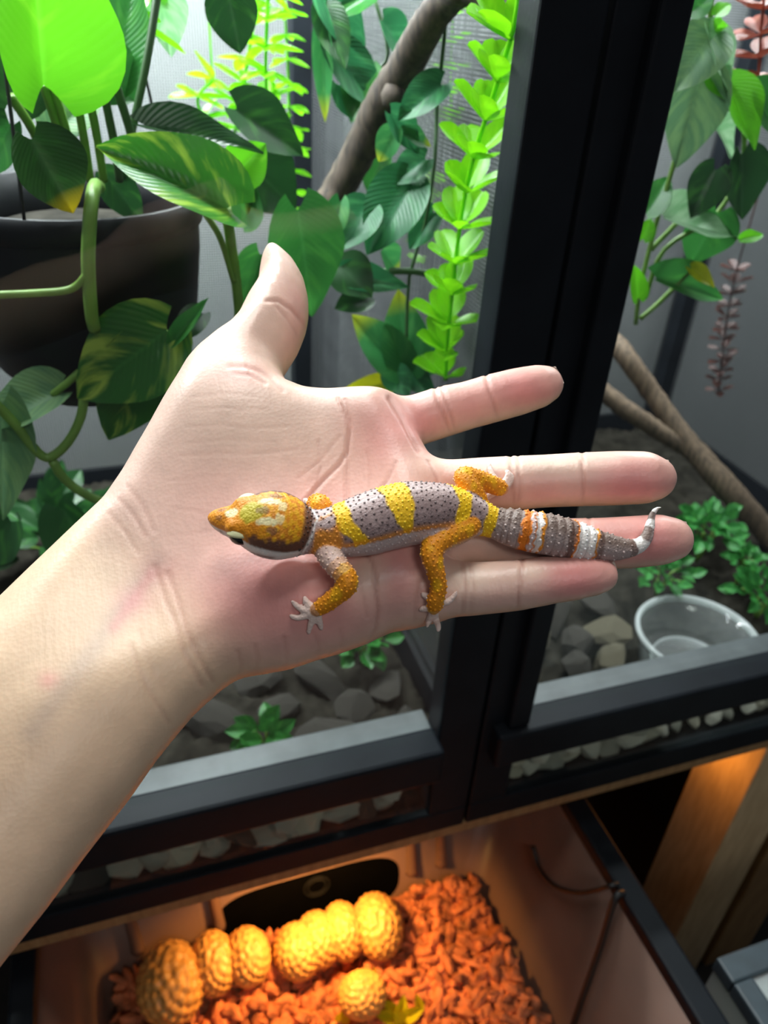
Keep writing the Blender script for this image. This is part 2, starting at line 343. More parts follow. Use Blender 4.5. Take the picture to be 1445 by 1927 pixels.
# ------------------------------------------------------------------ field meshing: a body grown as one continuous surface
def smin(a, b, k):
    h = np.clip(.5 + .5 * (b - a) / k, 0, 1); return b * (1 - h) + a * h - k * h * (1 - h)
class Field:
    def __init__(s, lo, hi, cell):
        s.lo = np.array(lo, float); s.cell = cell; s.n = np.ceil((np.array(hi) - s.lo) / cell).astype(int) + 1
        s.F = np.full(s.n, .02); s.ax = [s.lo[i] + cell * np.arange(s.n[i]) for i in range(3)]
    def sub(s, lo, hi):
        a = np.clip(np.floor((np.array(lo) - s.lo) / s.cell).astype(int), 0, s.n); b = np.clip(np.ceil((np.array(hi) - s.lo) / s.cell).astype(int) + 1, 0, s.n)
        sl = tuple(slice(a[i], b[i]) for i in range(3)); return sl, np.meshgrid(*[s.ax[i][sl[i]] for i in range(3)], indexing='ij')
    def cone(s, a, b, ra, rb, k):
        a = np.asarray(a, float); b = np.asarray(b, float); m = max(ra, rb) + k * 1.5 + 3 * s.cell
        sl, (X, Y, Z) = s.sub(np.minimum(a, b) - m, np.maximum(a, b) + m)
        d = b - a; L2 = max(d.dot(d), 1e-12)
        t = np.clip(((X - a[0]) * d[0] + (Y - a[1]) * d[1] + (Z - a[2]) * d[2]) / L2, 0, 1)
        D = np.sqrt((X - a[0] - t * d[0]) ** 2 + (Y - a[1] - t * d[1]) ** 2 + (Z - a[2] - t * d[2]) ** 2) - (ra + (rb - ra) * t)
        s.F[sl] = np.minimum(s.F[sl], D) if k <= 0 else smin(s.F[sl], D, k)
    def blob(s, c, axes, radii, k):
        """ellipsoid: axes = 3 unit rows"""
        c = np.asarray(c, float); A = np.asarray(axes, float); r = np.asarray(radii, float); m = r.max() + k * 1.5 + 3 * s.cell
        sl, G = s.sub(c - m, c + m); p = [G[i] - c[i] for i in range(3)]
        q = [sum(A[j, i] * p[i] for i in range(3)) / r[j] for j in range(3)]
        l = np.sqrt(q[0] ** 2 + q[1] ** 2 + q[2] ** 2) + 1e-9; g = np.sqrt(sum((q[j] / r[j]) ** 2 for j in range(3))) + 1e-9
        D = l * (l - 1) / g
        s.F[sl] = np.minimum(s.F[sl], D) if k <= 0 else smin(s.F[sl], D, k)
    def mesh(s):
        F = s.F; ins = F < 0
        nx, ny, nz = F.shape; acc = np.zeros((nx - 1, ny - 1, nz - 1, 3), np.float32); cnt = np.zeros((nx - 1, ny - 1, nz - 1), np.float32)
        sh = lambda A, o: A[o[0]:o[0] + nx - 1, o[1]:o[1] + ny - 1, o[2]:o[2] + nz - 1]
        for ax in range(3):
            o1, o2 = [i for i in range(3) if i != ax]
            for p in (0, 1):
                for q in (0, 1):
                    a = [0, 0, 0]; a[o1] = p; a[o2] = q; b = list(a); b[ax] = 1
                    fa, fb = sh(F, a), sh(F, b); c = (fa < 0) != (fb < 0)
                    t = np.where(c, fa / np.where(c, fa - fb, 1), 0)
                    for i in range(3): acc[..., i] += np.where(c, a[i] + (t if i == ax else 0), 0)
                    cnt += c
        act = cnt > 0; idx = np.full(act.shape, -1, int); idx[act] = np.arange(act.sum())
        ijk = np.argwhere(act); V = s.lo + s.cell * (ijk + acc[act] / cnt[act][:, None])
        Fs = []
        for ax in range(3):
            o1, o2 = (ax + 1) % 3, (ax + 2) % 3
            slA = [slice(1, -1)] * 3; slB = [slice(1, -1)] * 3; slA[ax] = slice(0, -1); slB[ax] = slice(1, None)
            A, B = ins[tuple(slA)], ins[tuple(slB)]; w = np.argwhere(A != B); fl = A[A != B]
            base = w + 1; base[:, ax] -= 1
            def cell(d1, d2):
                c = base.copy(); c[:, o1] -= d1; c[:, o2] -= d2; return idx[c[:, 0], c[:, 1], c[:, 2]]
            q = np.stack([cell(1, 1), cell(0, 1), cell(0, 0), cell(1, 0)], 1); q[~fl] = q[~fl][:, ::-1]; Fs.append(q)
        Fs = np.vstack(Fs); Fs = Fs[(Fs >= 0).all(1)]
        return V, Fs
def np_mesh(name, V, Fs):
    me = bpy.data.meshes.new(name); me.vertices.add(len(V)); me.vertices.foreach_set('co', np.asarray(V, np.float32).ravel())
    n = len(Fs); me.loops.add(n * 4); me.loops.foreach_set('vertex_index', np.asarray(Fs, np.int32).ravel())
    me.polygons.add(n); me.polygons.foreach_set('loop_start', np.arange(0, 4 * n, 4, dtype=np.int32)); me.polygons.foreach_set('loop_total', np.full(n, 4, np.int32))
    me.update(calc_edges=True); me.validate(); me.polygons.foreach_set('use_smooth', np.ones(n, bool)); return me
def refine(me, levels, smooth=0):
    o = bpy.data.objects.new('tmp', me); COL.objects.link(o)
    if smooth:
        sm = o.modifiers.new('s', 'SMOOTH'); sm.factor = .5; sm.iterations = smooth
    if levels:
        sb = o.modifiers.new('d', 'SUBSURF'); sb.levels = levels; sb.render_levels = levels
    dg = bpy.context.evaluated_depsgraph_get(); r = bpy.data.meshes.new_from_object(o.evaluated_get(dg))
    bpy.data.objects.remove(o); r.polygons.foreach_set('use_smooth', np.ones(len(r.polygons), bool)); return r
def co_of(me): a = np.empty(len(me.vertices) * 3, np.float32); me.vertices.foreach_get('co', a); return a.reshape(-1, 3).astype(float)
def no_of(me): a = np.empty(len(me.vertices) * 3, np.float32); me.vertices.foreach_get('normal', a); return a.reshape(-1, 3).astype(float)
def set_co(me, V): me.vertices.foreach_set('co', np.asarray(V, np.float32).ravel()); me.update()
def paint(me, C):
    at = me.color_attributes.new('Col', 'FLOAT_COLOR', 'POINT'); at.data.foreach_set('color', np.hstack([C, np.ones((len(C), 1))]).astype(np.float32).ravel())
def poly_dist(X, Y, pts):
    D = np.full(X.shape, 1e9)
    for (x0, y0), (x1, y1) in zip(pts[:-1], pts[1:]):
        dx, dy = x1 - x0, y1 - y0; t = np.clip(((X - x0) * dx + (Y - y0) * dy) / (dx * dx + dy * dy + 1e-9), 0, 1)
        D = np.minimum(D, np.hypot(X - x0 - t * dx, Y - y0 - t * dy))
    return D
def inside(X, Y, pts):
    r = np.zeros(X.shape, bool)
    for (x0, y0), (x1, y1) in zip(pts, np.roll(pts, -1, 0)):
        c = ((y0 > Y) != (y1 > Y)) & (X < (x1 - x0) * (Y - y0) / (y1 - y0 + 1e-12) + x0); r ^= c
    return r
def gauss(X, Y, cx, cy, sx, sy=None): sy = sy or sx; return np.exp(-.5 * (((X - cx) / sx) ** 2 + ((Y - cy) / sy) ** 2))

# hand frame: plane through the palm, tipped back so that the palm faces up and toward the viewer
TILT = math.radians(28); D0 = .240
Hu = M @ np.array([1., 0, 0]); Hn = M @ np.array([0, math.sin(TILT), math.cos(TILT)]); Hv = M @ np.array([0, math.cos(TILT), -math.sin(TILT)])
HO = CAM + ray(722.5, 1000) * D0
HB = np.array([Hu, Hv, Hn])                 # rows: hand axes in the world
def hp(px, py, w=0.):
    r = ray(px, py); t = ((HO - CAM).dot(Hn) + w) / r.dot(Hn); return HB @ (CAM + r * t - HO)
def hworld(U): return np.asarray(U) @ HB + HO
def pxm(px, py, w=0.): return depth(hworld(hp(px, py, w))) / F_PX      # metres per pixel there

# outline of palm, thumb and forearm
OUT = [(509, 475), (532, 482), (557, 504), (573, 532), (580, 562), (581, 592), (576, 618), (563, 652), (546, 680), (533, 702), (536, 722), (548, 741), (580, 750), (615, 750), (660, 747), (700, 747), (735, 752), (770, 800), (800, 850), (812, 900), (830, 960), (842, 1040), (835, 1100), (820, 1160), (778, 1174), (738, 1186), (690, 1209), (640, 1227), (600, 1238), (545, 1256), (498, 1265), (460, 1270), (436, 1279), (412, 1296), (361, 1342), (324, 1386), (287, 1432), (241, 1498), (149, 1617), (75, 1717), (0, 1810), (-180, 2045), (-560, 1730), (-330, 1450), (-120, 1250), (0, 1145), (62, 1083), (145, 1002), (199, 951), (233, 903), (258, 862), (283, 824), (310, 780), (337, 737), (352, 708), (372, 683), (408, 651), (432, 636), (448, 618), (466, 579), (480, 556), (487, 541), (489, 520), (492, 500), (500, 482)]
UV = np.array([hp(*p)[:2] for p in OUT])
hf = Field((UV[:, 0].min() - .006, UV[:, 1].min() - .006, -.04), (.118, UV[:, 1].max() + .006, .042), .0015)
fing = {
    'index': [(745, 800, 47, -.004), (790, 789, 48, -.004), (833, 775, 48, -.004), (880, 763, 45, -.005), (925, 750, 45.5, -.006), (975, 737, 44.5, -.007), (1010, 728, 41, -.008), (1024, 724, 36, -.0085)],
    'middle': [(810, 915, 50, .002), (860, 915, 51, .002), (910, 912, 51.5, .002), (968, 909, 51.5, .0025), (1030, 905, 50, .0025), (1096, 902, 51, .0025), (1160, 900, 51.5, .003), (1210, 899, 50, .003), (1230, 900, 42, .003)],
    'ring': [(800, 1010, 52, .001), (900, 1018, 51, .001), (980, 1024, 51, .001), (1060, 1024, 49, .001), (1130, 1023, 49, .001), (1190, 1020, 49.5, .001), (1240, 1016, 48.5, .001), (1262, 1015, 42, .001)],
    'pinky': [(780, 1105, 62, .003), (840, 1108, 54, .005), (890, 1108, 51, .006), (935, 1105, 49, .0065), (978, 1100, 48.5, .007), (1030, 1092, 46, .007), (1080, 1087, 43, .007), (1115, 1084, 38, .007), (1132, 1083, 32, .007)],
}
for nm, ch in fing.items():
    for (a, b) in zip(ch[:-1], ch[1:]):
        hf.cone(hp(a[0], a[1], a[3]), hp(b[0], b[1], b[3]), a[2] * pxm(a[0], a[1], a[3]), b[2] * pxm(b[0], b[1], b[3]), .0)
# palm and forearm: rounded slab over the outline, with pads and hollow
gx, gy = np.meshgrid(hf.ax[0], hf.ax[1], indexing='ij')
closed = np.vstack([UV, UV[:1]]); d2 = poly_dist(gx, gy, closed); d2 = np.where(inside(gx, gy, UV), -d2, d2)
gpx, gpy = project(hworld(np.stack([gx.ravel(), gy.ravel(), np.zeros(gx.size)], 1))); gpx = gpx.reshape(gx.shape); gpy = gpy.reshape(gx.shape)
al = (-(gpx - 400) * .64 + (gpy - 1150) * .77) / 400          # 0 at the wrist, grows along the forearm
fw = np.clip(al, 0, 1); fw = fw * fw * (3 - 2 * fw)
Rr = .0150 + .0170 * fw; Hh = .0150 + .0080 * fw
bump = (.0075 * gauss(gpx, gpy, 440, 800, 95, 85) + .0030 * gauss(gpx, gpy, 510, 640, 45, 60) + .0050 * gauss(gpx, gpy, 560, 1140, 120, 60) - .0040 * gauss(gpx, gpy, 660, 960, 90, 90)
        + .0022 * gauss(gpx, gpy, 700, 800, 40, 45) + .0020 * gauss(gpx, gpy, 780, 930, 40, 60) + .0025 * gauss(gpx, gpy, 745, 1090, 45, 60) - .0030 * gauss(gpx, gpy, 350, 1130, 90, 90) - .0012 * gauss(gpx, gpy, 620, 1060, 40, 40))
d3 = d2[..., None]; R3 = Rr[..., None]; H3 = (Hh + bump / 2)[..., None]
ww = np.abs(hf.ax[2][None, None, :] - (bump / 2)[..., None]) * (R3 / H3)
q1 = d3 + R3; palm = np.where(q1 > 0, np.sqrt(np.maximum(q1, 0) ** 2 + ww ** 2) - R3, np.maximum(q1, ww) - R3)
hf.F = smin(hf.F, palm, .007)
V, Fs = hf.mesh()
hand_me = refine(np_mesh('person', V, Fs), 1, 2)
V = co_of(hand_me); Nn = no_of(hand_me); W = hworld(V); hx, hy = project(W)
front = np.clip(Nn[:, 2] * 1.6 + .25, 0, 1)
CREASES = [  # polyline, half width px, depth mm
    ([(636, 750), (652, 790), (657, 815), (653, 850), (638, 875), (612, 900), (575, 942), (545, 985)], 2.6, .55),
    ([(648, 752), (660, 800), (655, 830), (654, 880), (652, 945)], 2.2, .4),
    ([(744, 870), (735, 892), (722, 915), (700, 935), (672, 950)], 2.4, .35),
    ([(690, 1040), (701, 1060), (706, 1095), (712, 1150), (706, 1185), (696, 1206)], 3.0, .6),
    ([(640, 1050), (668, 1075), (684, 1120), (690, 1160)], 2.5, .25), ([(795, 1085), (785, 1120), (780, 1168)], 3.0, .35),
    ([(818, 726), (826, 760), (838, 790), (851, 822)], 3.2, .6), ([(828, 724), (840, 755), (850, 785), (858, 815)], 2.6, .45), ([(914, 705), (921, 735), (931, 765), (940, 793)], 2.8, .5),
    ([(733, 750), (755, 785), (772, 820), (788, 848)], 4.0, .6),
    ([(960, 857), (964, 900), (968, 960)], 2.8, .45), ([(974, 856), (977, 900), (976, 960)], 2.4, .35), ([(1095, 852), (1098, 900), (1097, 952)], 2.6, .5),
    ([(806, 868), (822, 900), (826, 930)], 3.2, .4), ([(1108, 975), (1112, 1020)], 2.5, .4),
    ([(983, 1053), (979, 1090), (974, 1148)], 2.8, .5), ([(870, 1062), (876, 1100), (870, 1158)], 3.0, .4), ([(884, 1060), (890, 1100), (886, 1158)], 2.4, .3),
    ([(316, 1079), (335, 1130), (352, 1190), (375, 1240), (402, 1284)], 4.0, .28), ([(291, 1066), (312, 1130), (328, 1165), (345, 1225), (380, 1290)], 4.2, .25), ([(245, 1215), (270, 1280), (295, 1325), (318, 1360)], 4.0, .18), ([(262, 1190), (285, 1255), (310, 1300)], 3.4, .10),
    ([(225, 940), (252, 970), (275, 1010)], 3, .25), ([(240, 915), (268, 950), (290, 1000)], 3, .2), ([(205, 965), (235, 1000), (260, 1040)], 3, .2),
    ([(500, 566), (524, 566), (548, 582), (566, 603), (576, 618)], 3.0, .45), ([(518, 575), (540, 600), (560, 632)], 2.4, .25), ([(430, 690), (460, 690), (485, 698), (510, 712), (532, 735)], 3.6, .28), ([(440, 702), (470, 706), (500, 722)], 2.6, .3),
    ([(350, 803), (420, 800), (480, 806), (545, 803)], 2.4, 0.066), ([(340, 858), (410, 852), (470, 855), (560, 846)], 2.4, 0.083), ([(345, 835), (430, 828), (520, 832)], 2.2, 0.055), ([(360, 748), (420, 740), (480, 746)], 2.2, 0.061), ([(365, 770), (430, 768), (500, 772)], 2.2, 0.055), ([(320, 905), (400, 898), (450, 900)], 2.2, 0.055), ([(330, 958), (370, 962), (400, 975)], 2.4, 0.066), ([(300, 1010), (350, 1006), (400, 998)], 2.2, 0.055),
    ([(535, 1200), (540, 1230), (538, 1258)], 3, .25), ([(590, 1190), (600, 1215), (598, 1240)], 3, .25), ([(640, 1185), (645, 1205), (640, 1228)], 3, .2), ([(480, 1215), (486, 1240), (480, 1268)], 3, .25), ([(447, 1225), (455, 1250), (448, 1274)], 3, .25),
    ([(600, 830), (605, 880), (590, 930)], 2, .15), ([(690, 850), (696, 890), (690, 930)], 2, .18), ([(560, 900), (600, 870), (640, 820)], 2, .15),
]
cre = np.zeros(len(V)); disp = np.zeros(len(V))
for pts, hw, dp in CREASES:
    x0, x1 = min(p[0] for p in pts) - 20, max(p[0] for p in pts) + 20; y0, y1 = min(p[1] for p in pts) - 20, max(p[1] for p in pts) + 20
    sel = np.where((hx > x0) & (hx < x1) & (hy > y0) & (hy < y1) & (front > 0))[0]
    g = poly_dist(hx[sel], hy[sel], pts); e = np.exp(-(g / (hw * 1.25)) ** 2) * front[sel]
    disp[sel] -= dp * .0008 * e; disp[sel] += dp * .00012 * np.exp(-((g - hw * 2.6) / (hw * 1.3)) ** 2) * front[sel]
    cre[sel] = np.maximum(cre[sel], e * min(1, dp / .5))
# skin colour: what the skin itself looks like (flushed pads, paler ridges, vein, tan of the forearm)
skin = np.array(srgb(223, 188, 172)); pink = np.array(srgb(223, 143, 140)); tan = np.array(srgb(219, 190, 156)); pale = np.array(srgb(240, 216, 196)); crease_c = np.array(srgb(180, 120, 106)); vein_c = np.array(srgb(168, 150, 140))
Cc = np.tile(skin, (len(V), 1))
def blend(C, col, w): w = np.clip(w, 0, 1)[:, None]; return C * (1 - w) + col * w
fa = np.clip((-(hx - 330) * .64 + (hy - 1120) * .77) / 120 + .5, 0, 1)
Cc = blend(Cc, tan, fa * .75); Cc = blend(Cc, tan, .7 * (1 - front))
for (cx, cy, sx, sy, a) in ((500, 1110, 90, 70, .75), (560, 1160, 90, 45, .45), (640, 1120, 60, 50, .5), (745, 1075, 55, 45, .95), (985, 735, 60, 35, .9), (880, 765, 35, 30, .6), (795, 790, 40, 35, .75), (1190, 910, 65, 38, .95), (1025, 925, 40, 30, .5), (880, 905, 60, 35, .35), (1225, 1020, 55, 38, .95), (1130, 1015, 40, 35, .6), (1080, 1090, 55, 36, .95), (930, 1110, 30, 25, .3), (720, 830, 40, 50, .55), (690, 780, 45, 35, .3), (555, 575, 28, 45, .5), (555, 640, 22, 40, .45), (460, 700, 40, 14, .45), (620, 960, 80, 60, .45), (420, 940, 90, 70, .2), (250, 1130, 26, 20, .6), (92, 1280, 14, 12, .5), (300, 1070, 25, 20, .4)):
    Cc = blend(Cc, pink, a * gauss(hx, hy, cx, cy, sx, sy) * front)
for (cx, cy, sx, sy, a) in ((470, 800, 110, 60, .4), (870, 1085, 60, 22, .8), (930, 870, 90, 10, .6), (1040, 872, 60, 14, .5), (690, 1080, 30, 40, .7), (530, 620, 30, 60, .5), (1000, 1075, 20, 12, .6)):
    Cc = blend(Cc, pale, a * gauss(hx, hy, cx, cy, sx, sy) * front)
vd = poly_dist(hx, hy, [(300, 1055), (262, 1100), (215, 1165), (165, 1235), (110, 1310), (60, 1380)]); Cc = blend(Cc, vein_c, .42 * np.exp(-(vd / 22) ** 2) * front)
vd = poly_dist(hx, hy, [(285, 1080), (250, 1130), (215, 1180)]); Cc = blend(Cc, pink * .85, .5 * np.exp(-(vd / 13) ** 2) * front)
Cc = blend(Cc, crease_c, .45 * cre)
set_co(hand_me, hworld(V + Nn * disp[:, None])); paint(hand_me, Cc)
def mat_skin():
    m = bpy.data.materials.new('skin'); nt, N, L = nodes_of(m); b = N['Principled BSDF']
    a = N.new('ShaderNodeAttribute'); a.attribute_name = 'Col'; tc = N.new('ShaderNodeTexCoord')
    n = N.new('ShaderNodeTexNoise'); n.inputs['Scale'].default_value = 130; n.inputs['Detail'].default_value = 6; L.new(tc.outputs['Object'], n.inputs['Vector'])
    r = N.new('ShaderNodeMapRange'); r.inputs[1].default_value = .3; r.inputs[2].default_value = .7; r.inputs[3].default_value = .93; r.inputs[4].default_value = 1.06; L.new(n.outputs['Fac'], r.inputs[0])
    s = N.new('ShaderNodeVectorMath'); s.operation = 'SCALE'; L.new(a.outputs['Color'], s.inputs[0]); L.new(r.outputs[0], s.inputs['Scale']); L.new(s.outputs[0], b.inputs['Base Color'])
    b.inputs['Roughness'].default_value = .40; b.inputs['Specular IOR Level'].default_value = .5
    b.inputs['Subsurface Weight'].default_value = .12; b.inputs['Subsurface Radius'].default_value = (.6, .25, .15); b.inputs['Subsurface Scale'].default_value = .004
    v = N.new('ShaderNodeTexVoronoi'); v.inputs['Scale'].default_value = 900; L.new(tc.outputs['Object'], v.inputs['Vector'])
    n2 = N.new('ShaderNodeTexNoise'); n2.inputs['Scale'].default_value = 260; n2.inputs['Detail'].default_value = 6; L.new(tc.outputs['Object'], n2.inputs['Vector'])
    arm = hworld(hp(-100, 1640)) - hworld(hp(330, 1120)); arm /= np.linalg.norm(arm); y_ = np.cross(Hn, arm); y_ /= np.linalg.norm(y_); Rw = Matrix(np.array([arm, y_, np.cross(arm, y_)]).tolist()).to_euler()
    mp = N.new('ShaderNodeMapping'); mp.inputs['Rotation'].default_value = Rw; mp.inputs['Scale'].default_value = (1.0, .12, .12); L.new(tc.outputs['Object'], mp.inputs[0])
    n3 = N.new('ShaderNodeTexNoise'); n3.inputs['Scale'].default_value = 650; n3.inputs['Detail'].default_value = 3; L.new(mp.outputs[0], n3.inputs['Vector'])
    ad0 = N.new('ShaderNodeMath'); L.new(v.outputs['Distance'], ad0.inputs[0]); L.new(n2.outputs['Fac'], ad0.inputs[1])
    ad = N.new('ShaderNodeMath'); ad.operation = 'MULTIPLY_ADD'; ad.inputs[1].default_value = 2.2; L.new(n3.outputs['Fac'], ad.inputs[0]); L.new(ad0.outputs[0], ad.inputs[2])
    bp = N.new('ShaderNodeBump'); bp.inputs['Strength'].default_value = .10; bp.inputs['Distance'].default_value = .0004; L.new(ad.outputs[0], bp.inputs['Height']); L.new(bp.outputs[0], b.inputs['Normal'])
    return m
hand = link('person', hand_me, mat_skin()); tag(hand, 'bare left forearm and open palm held out with the gecko on it', 'person')
M_NAIL = mat('fingernail', (.78, .62, .52), .3, noise=.05)
def nail(px, py, w, ax_px, ln, wd, nrm):
    """thin curved plate; ax_px = finger direction in the picture plane, nrm = outward direction (hand axes)"""
    a = np.array([ax_px[0], ax_px[1], 0.]); a /= np.linalg.norm(a); n = np.array(nrm, float); n -= a * a.dot(n); n /= np.linalg.norm(n); sd = np.cross(a, n); c = hp(px, py, w)
    V = []; Fs = []; nu, nv = 11, 11
    for th in (0, 1):
        for i in range(nu):
            for j in range(nv):
                u = i / (nu - 1) * 2 - 1; v = j / (nv - 1) * 2 - 1
                ang = v * 1.05; hl = ln / 2 * (1 - .22 * v * v)
                V.append(hworld(c + a * u * hl + sd * wd / 2 * (1 - .3 * max(u, 0) ** 2) * math.sin(ang) / math.sin(1.05) + n * (wd * .42 * (math.cos(ang) - 1) - .0016 * max(u, -.3) ** 2 - th * .0006)))
    k = nu * nv
    for i in range(nu - 1):
        for j in range(nv - 1):
            q = (i * nv + j, (i + 1) * nv + j, (i + 1) * nv + j + 1, i * nv + j + 1); Fs.append(q); Fs.append(tuple(k + x for x in q[::-1]))
    bd = [i * nv for i in range(nu)] + [(nu - 1) * nv + j for j in range(1, nv)] + [i * nv + nv - 1 for i in range(nu - 2, -1, -1)] + [j for j in range(nv - 2, 0, -1)]
    for x, y in zip(bd, bd[1:] + bd[:1]): Fs.append((y, x, k + x, k + y))
    return link('fingernail', mesh_np('fingernail', V, Fs), M_NAIL, hand)
nail(503, 512, .0005, (-.05, 1), .0115, .0115, (-.9, .1, -.15))
nail(1026, 725, -.0142, (1, .28), .0120, .0112, (.22, .05, -1))
nail(1124, 1083, .0006, (1, .02), .0110, .0098, (.25, .0, -1))
nail(1228, 899, -.0050, (1, 0), .0115, .0115, (.15, .0, -1)); nail(1260, 1014, -.0068, (1, 0), .0115, .0110, (.15, .0, -1))

# ------------------------------------------------------------------ leopard gecko
PW = .0150                                   # height of the palm surface in the hand frame
def field_at(fd, P):
    q = (np.asarray(P) - fd.lo) / fd.cell; i = np.clip(np.floor(q).astype(int), 0, fd.n - 2); f = np.clip(q - i, 0, 1); r = 0
    for a in (0, 1):
        for b in (0, 1):
            for c in (0, 1):
                r = r + fd.F[i[:, 0] + a, i[:, 1] + b, i[:, 2] + c] * (f[:, 0] if a else 1 - f[:, 0]) * (f[:, 1] if b else 1 - f[:, 1]) * (f[:, 2] if c else 1 - f[:, 2])
    return r
def palm_w(px, py, default=.006):
    """height of the hand's front surface (hand frame) where the line of sight through a photo pixel meets it"""
    ws = np.linspace(.036, -.02, 225); U = np.array([hp(px, py, w) for w in ws]); f = field_at(hf, U); k = np.where(f < 0)[0]
    if not len(k) or k[0] == 0: return default
    i = k[0]; return ws[i - 1] + (ws[i] - ws[i - 1]) * f[i - 1] / (f[i - 1] - f[i])
SP = [  # x, y, half width, lift of the axis above its resting height, stripe parameter, roll of the back (deg from the viewer)
    (405, 975, 14.5, .0088, 405, 28), (417, 978, 22, .0088, 417, 28), (434, 981, 29, .0085, 434, 28), (458, 984, 38, .0080, 458, 28), (486, 987, 50, .0068, 486, 28), (512, 988, 58, .0058, 512, 28), (536, 993, 55, .0052, 536, 30), (560, 998, 47, .0050, 560, 32), (585, 1000, 42, .0048, 585, 36), (612, 1001, 43, .0042, 612, 40),
    (650, 997, 51, .003, 650, 44), (690, 987, 58, .0020, 690, 47), (727, 976, 60, .0014, 727, 48), (767, 967, 60, .0014, 767, 48), (801, 964, 57, .0012, 801, 48), (838, 962, 50, .0008, 838, 47), (873, 967, 40, .001, 873, 46), (905, 976, 33, .001, 905, 45), (928, 984, 29, .001, 928, 44),
    (955, 991, 34, .0005, 955, 42), (985, 998, 38, .0006, 985, 42), (1030, 1006, 39, .0005, 1030, 40), (1075, 1016, 36.5, 0, 1075, 40), (1115, 1025, 30, 0, 1115, 40), (1150, 1031, 24.5, 0, 1150, 40), (1180, 1032, 18, 0, 1180, 40), (1203, 1026, 14, .0005, 1204, 40), (1217, 1010, 11.5, .001, 1226, 40), (1223, 988, 8.8, .0015, 1250, 40), (1227, 970, 6.5, .002, 1268, 40), (1234, 959, 4.5, .003, 1283, 40), (1243, 954, 2.4, .004, 1294, 40)]
rows = []; ground_w = np.array([palm_w(p[0], p[1] + p[2] * .45, .009) for p in SP])
gw = np.convolve(np.pad(ground_w, 3, mode='edge'), np.ones(7) / 7, 'valid')
for (x, y, r, lift, prm, roll), g0 in zip(SP, gw):
    rm = r * .00017 * .98; w = g0 + rm * .80 + lift; c = hp(x, y, w); rows.append([*c, r * pxm(x, y, w), prm, roll])
S = spline(rows, 200)
gf = Field((S[:, 0].min() - .008, hp(820, 1215, .01)[1] - .004, .002), (S[:, 0].max() + .008, hp(900, 855, .01)[1] + .006, .050), .00055)
for a, b in zip(S[:-1], S[1:]): gf.cone(a[:3], b[:3], a[3], b[3], .0)
gf.F = np.where(gf.F > .019, gf.F, gf.F)
def gdir(deg): a = math.radians(deg) - TILT; return np.array([0., math.sin(a), math.cos(a)])   # back direction in the hand frame
# flatten the head: shave the underside and crown by adding cheek blobs instead of a round tube
legs = {   # x, y, half width, height above palm
    'near_fore': [(612, 1030, 21, .009), (628, 1058, 19.5, .010), (656, 1096, 16, .0085), (630, 1124, 14, .0050), (597, 1148, 12, .0022)],
    'far_fore': [(610, 962, 16, .008), (602, 950, 15, .0075), (596, 946, 12, .0035), (590, 950, 9, .001)],
    'near_hind': [(880, 992, 24, .010), (850, 1006, 22, .0115), (814, 1030, 20, .0100), (815, 1060, 17.5, .0070), (826, 1100, 13, .0035), (820, 1128, 13, .0020), (817, 1146, 11, .0015)],
    'far_hind': [(902, 950, 19, .008), (884, 920, 18, .0085), (872, 897, 16, .0070), (900, 903, 15.5, .0050), (930, 914, 14, .0028), (945, 920, 11, .0018)],
}
toes = {'near_fore': [((590, 1150), (572, 1148), (558, 1140), (550, 1131)), ((590, 1152), (572, 1160), (558, 1163), (546, 1158)), ((592, 1146), (582, 1138), (576, 1132), (573, 1124)), ((592, 1154), (587, 1168), (583, 1180), (580, 1193)), ((598, 1156), (600, 1166), (603, 1175), (605, 1185))],
        'near_hind': [((816, 1148), (809, 1162), (806, 1170), (803, 1179)), ((818, 1150), (820, 1166), (824, 1176), (825, 1188)), ((826, 1134), (842, 1133), (851, 1125), (860, 1113)), ((814, 1142), (804, 1144), (797, 1145), (792, 1148)), ((818, 1126), (808, 1124), (800, 1121), (795, 1117))],
        'far_hind': [((946, 916), (953, 902), (957, 892), (952, 886)), ((934, 906), (926, 894), (922, 882), (919, 871)), ((938, 924), (926, 930), (916, 936), (911, 942)), ((948, 920), (956, 912), (962, 902), (963, 894))],
        'far_fore': [((590, 950), (584, 952), (578, 956), (572, 957)), ((590, 948), (583, 945), (577, 944), (572, 940))]}
LEG = []; TOE = []
for nm, ch in legs.items():
    pts = []
    for (x, y, r, h) in ch:
        w = palm_w(x, y) + h * .8 + r * .00008; pts.append([*hp(x, y, w), r * pxm(x, y, w) * .96])
    Q = spline(pts, 16); LEG.append(Q)
    for a, b in zip(Q[:-1], Q[1:]): gf.cone(a[:3], b[:3], a[3], b[3], .0016)
    for tp in toes.get(nm, []):
        pts = []
        for k_, (x, y) in enumerate(tp):
            w = palm_w(x, y) + (.0012, .0009, .0007, .0006)[k_]; pts.append([*hp(x, y, w), (6.4, 5.2, 4.4, 3.0)[k_] * pxm(x, y, w)])
        Q = spline(pts, 9); TOE.append(Q)
        for a, b in zip(Q[:-1], Q[1:]): gf.cone(a[:3], b[:3], a[3], b[3], .0007)
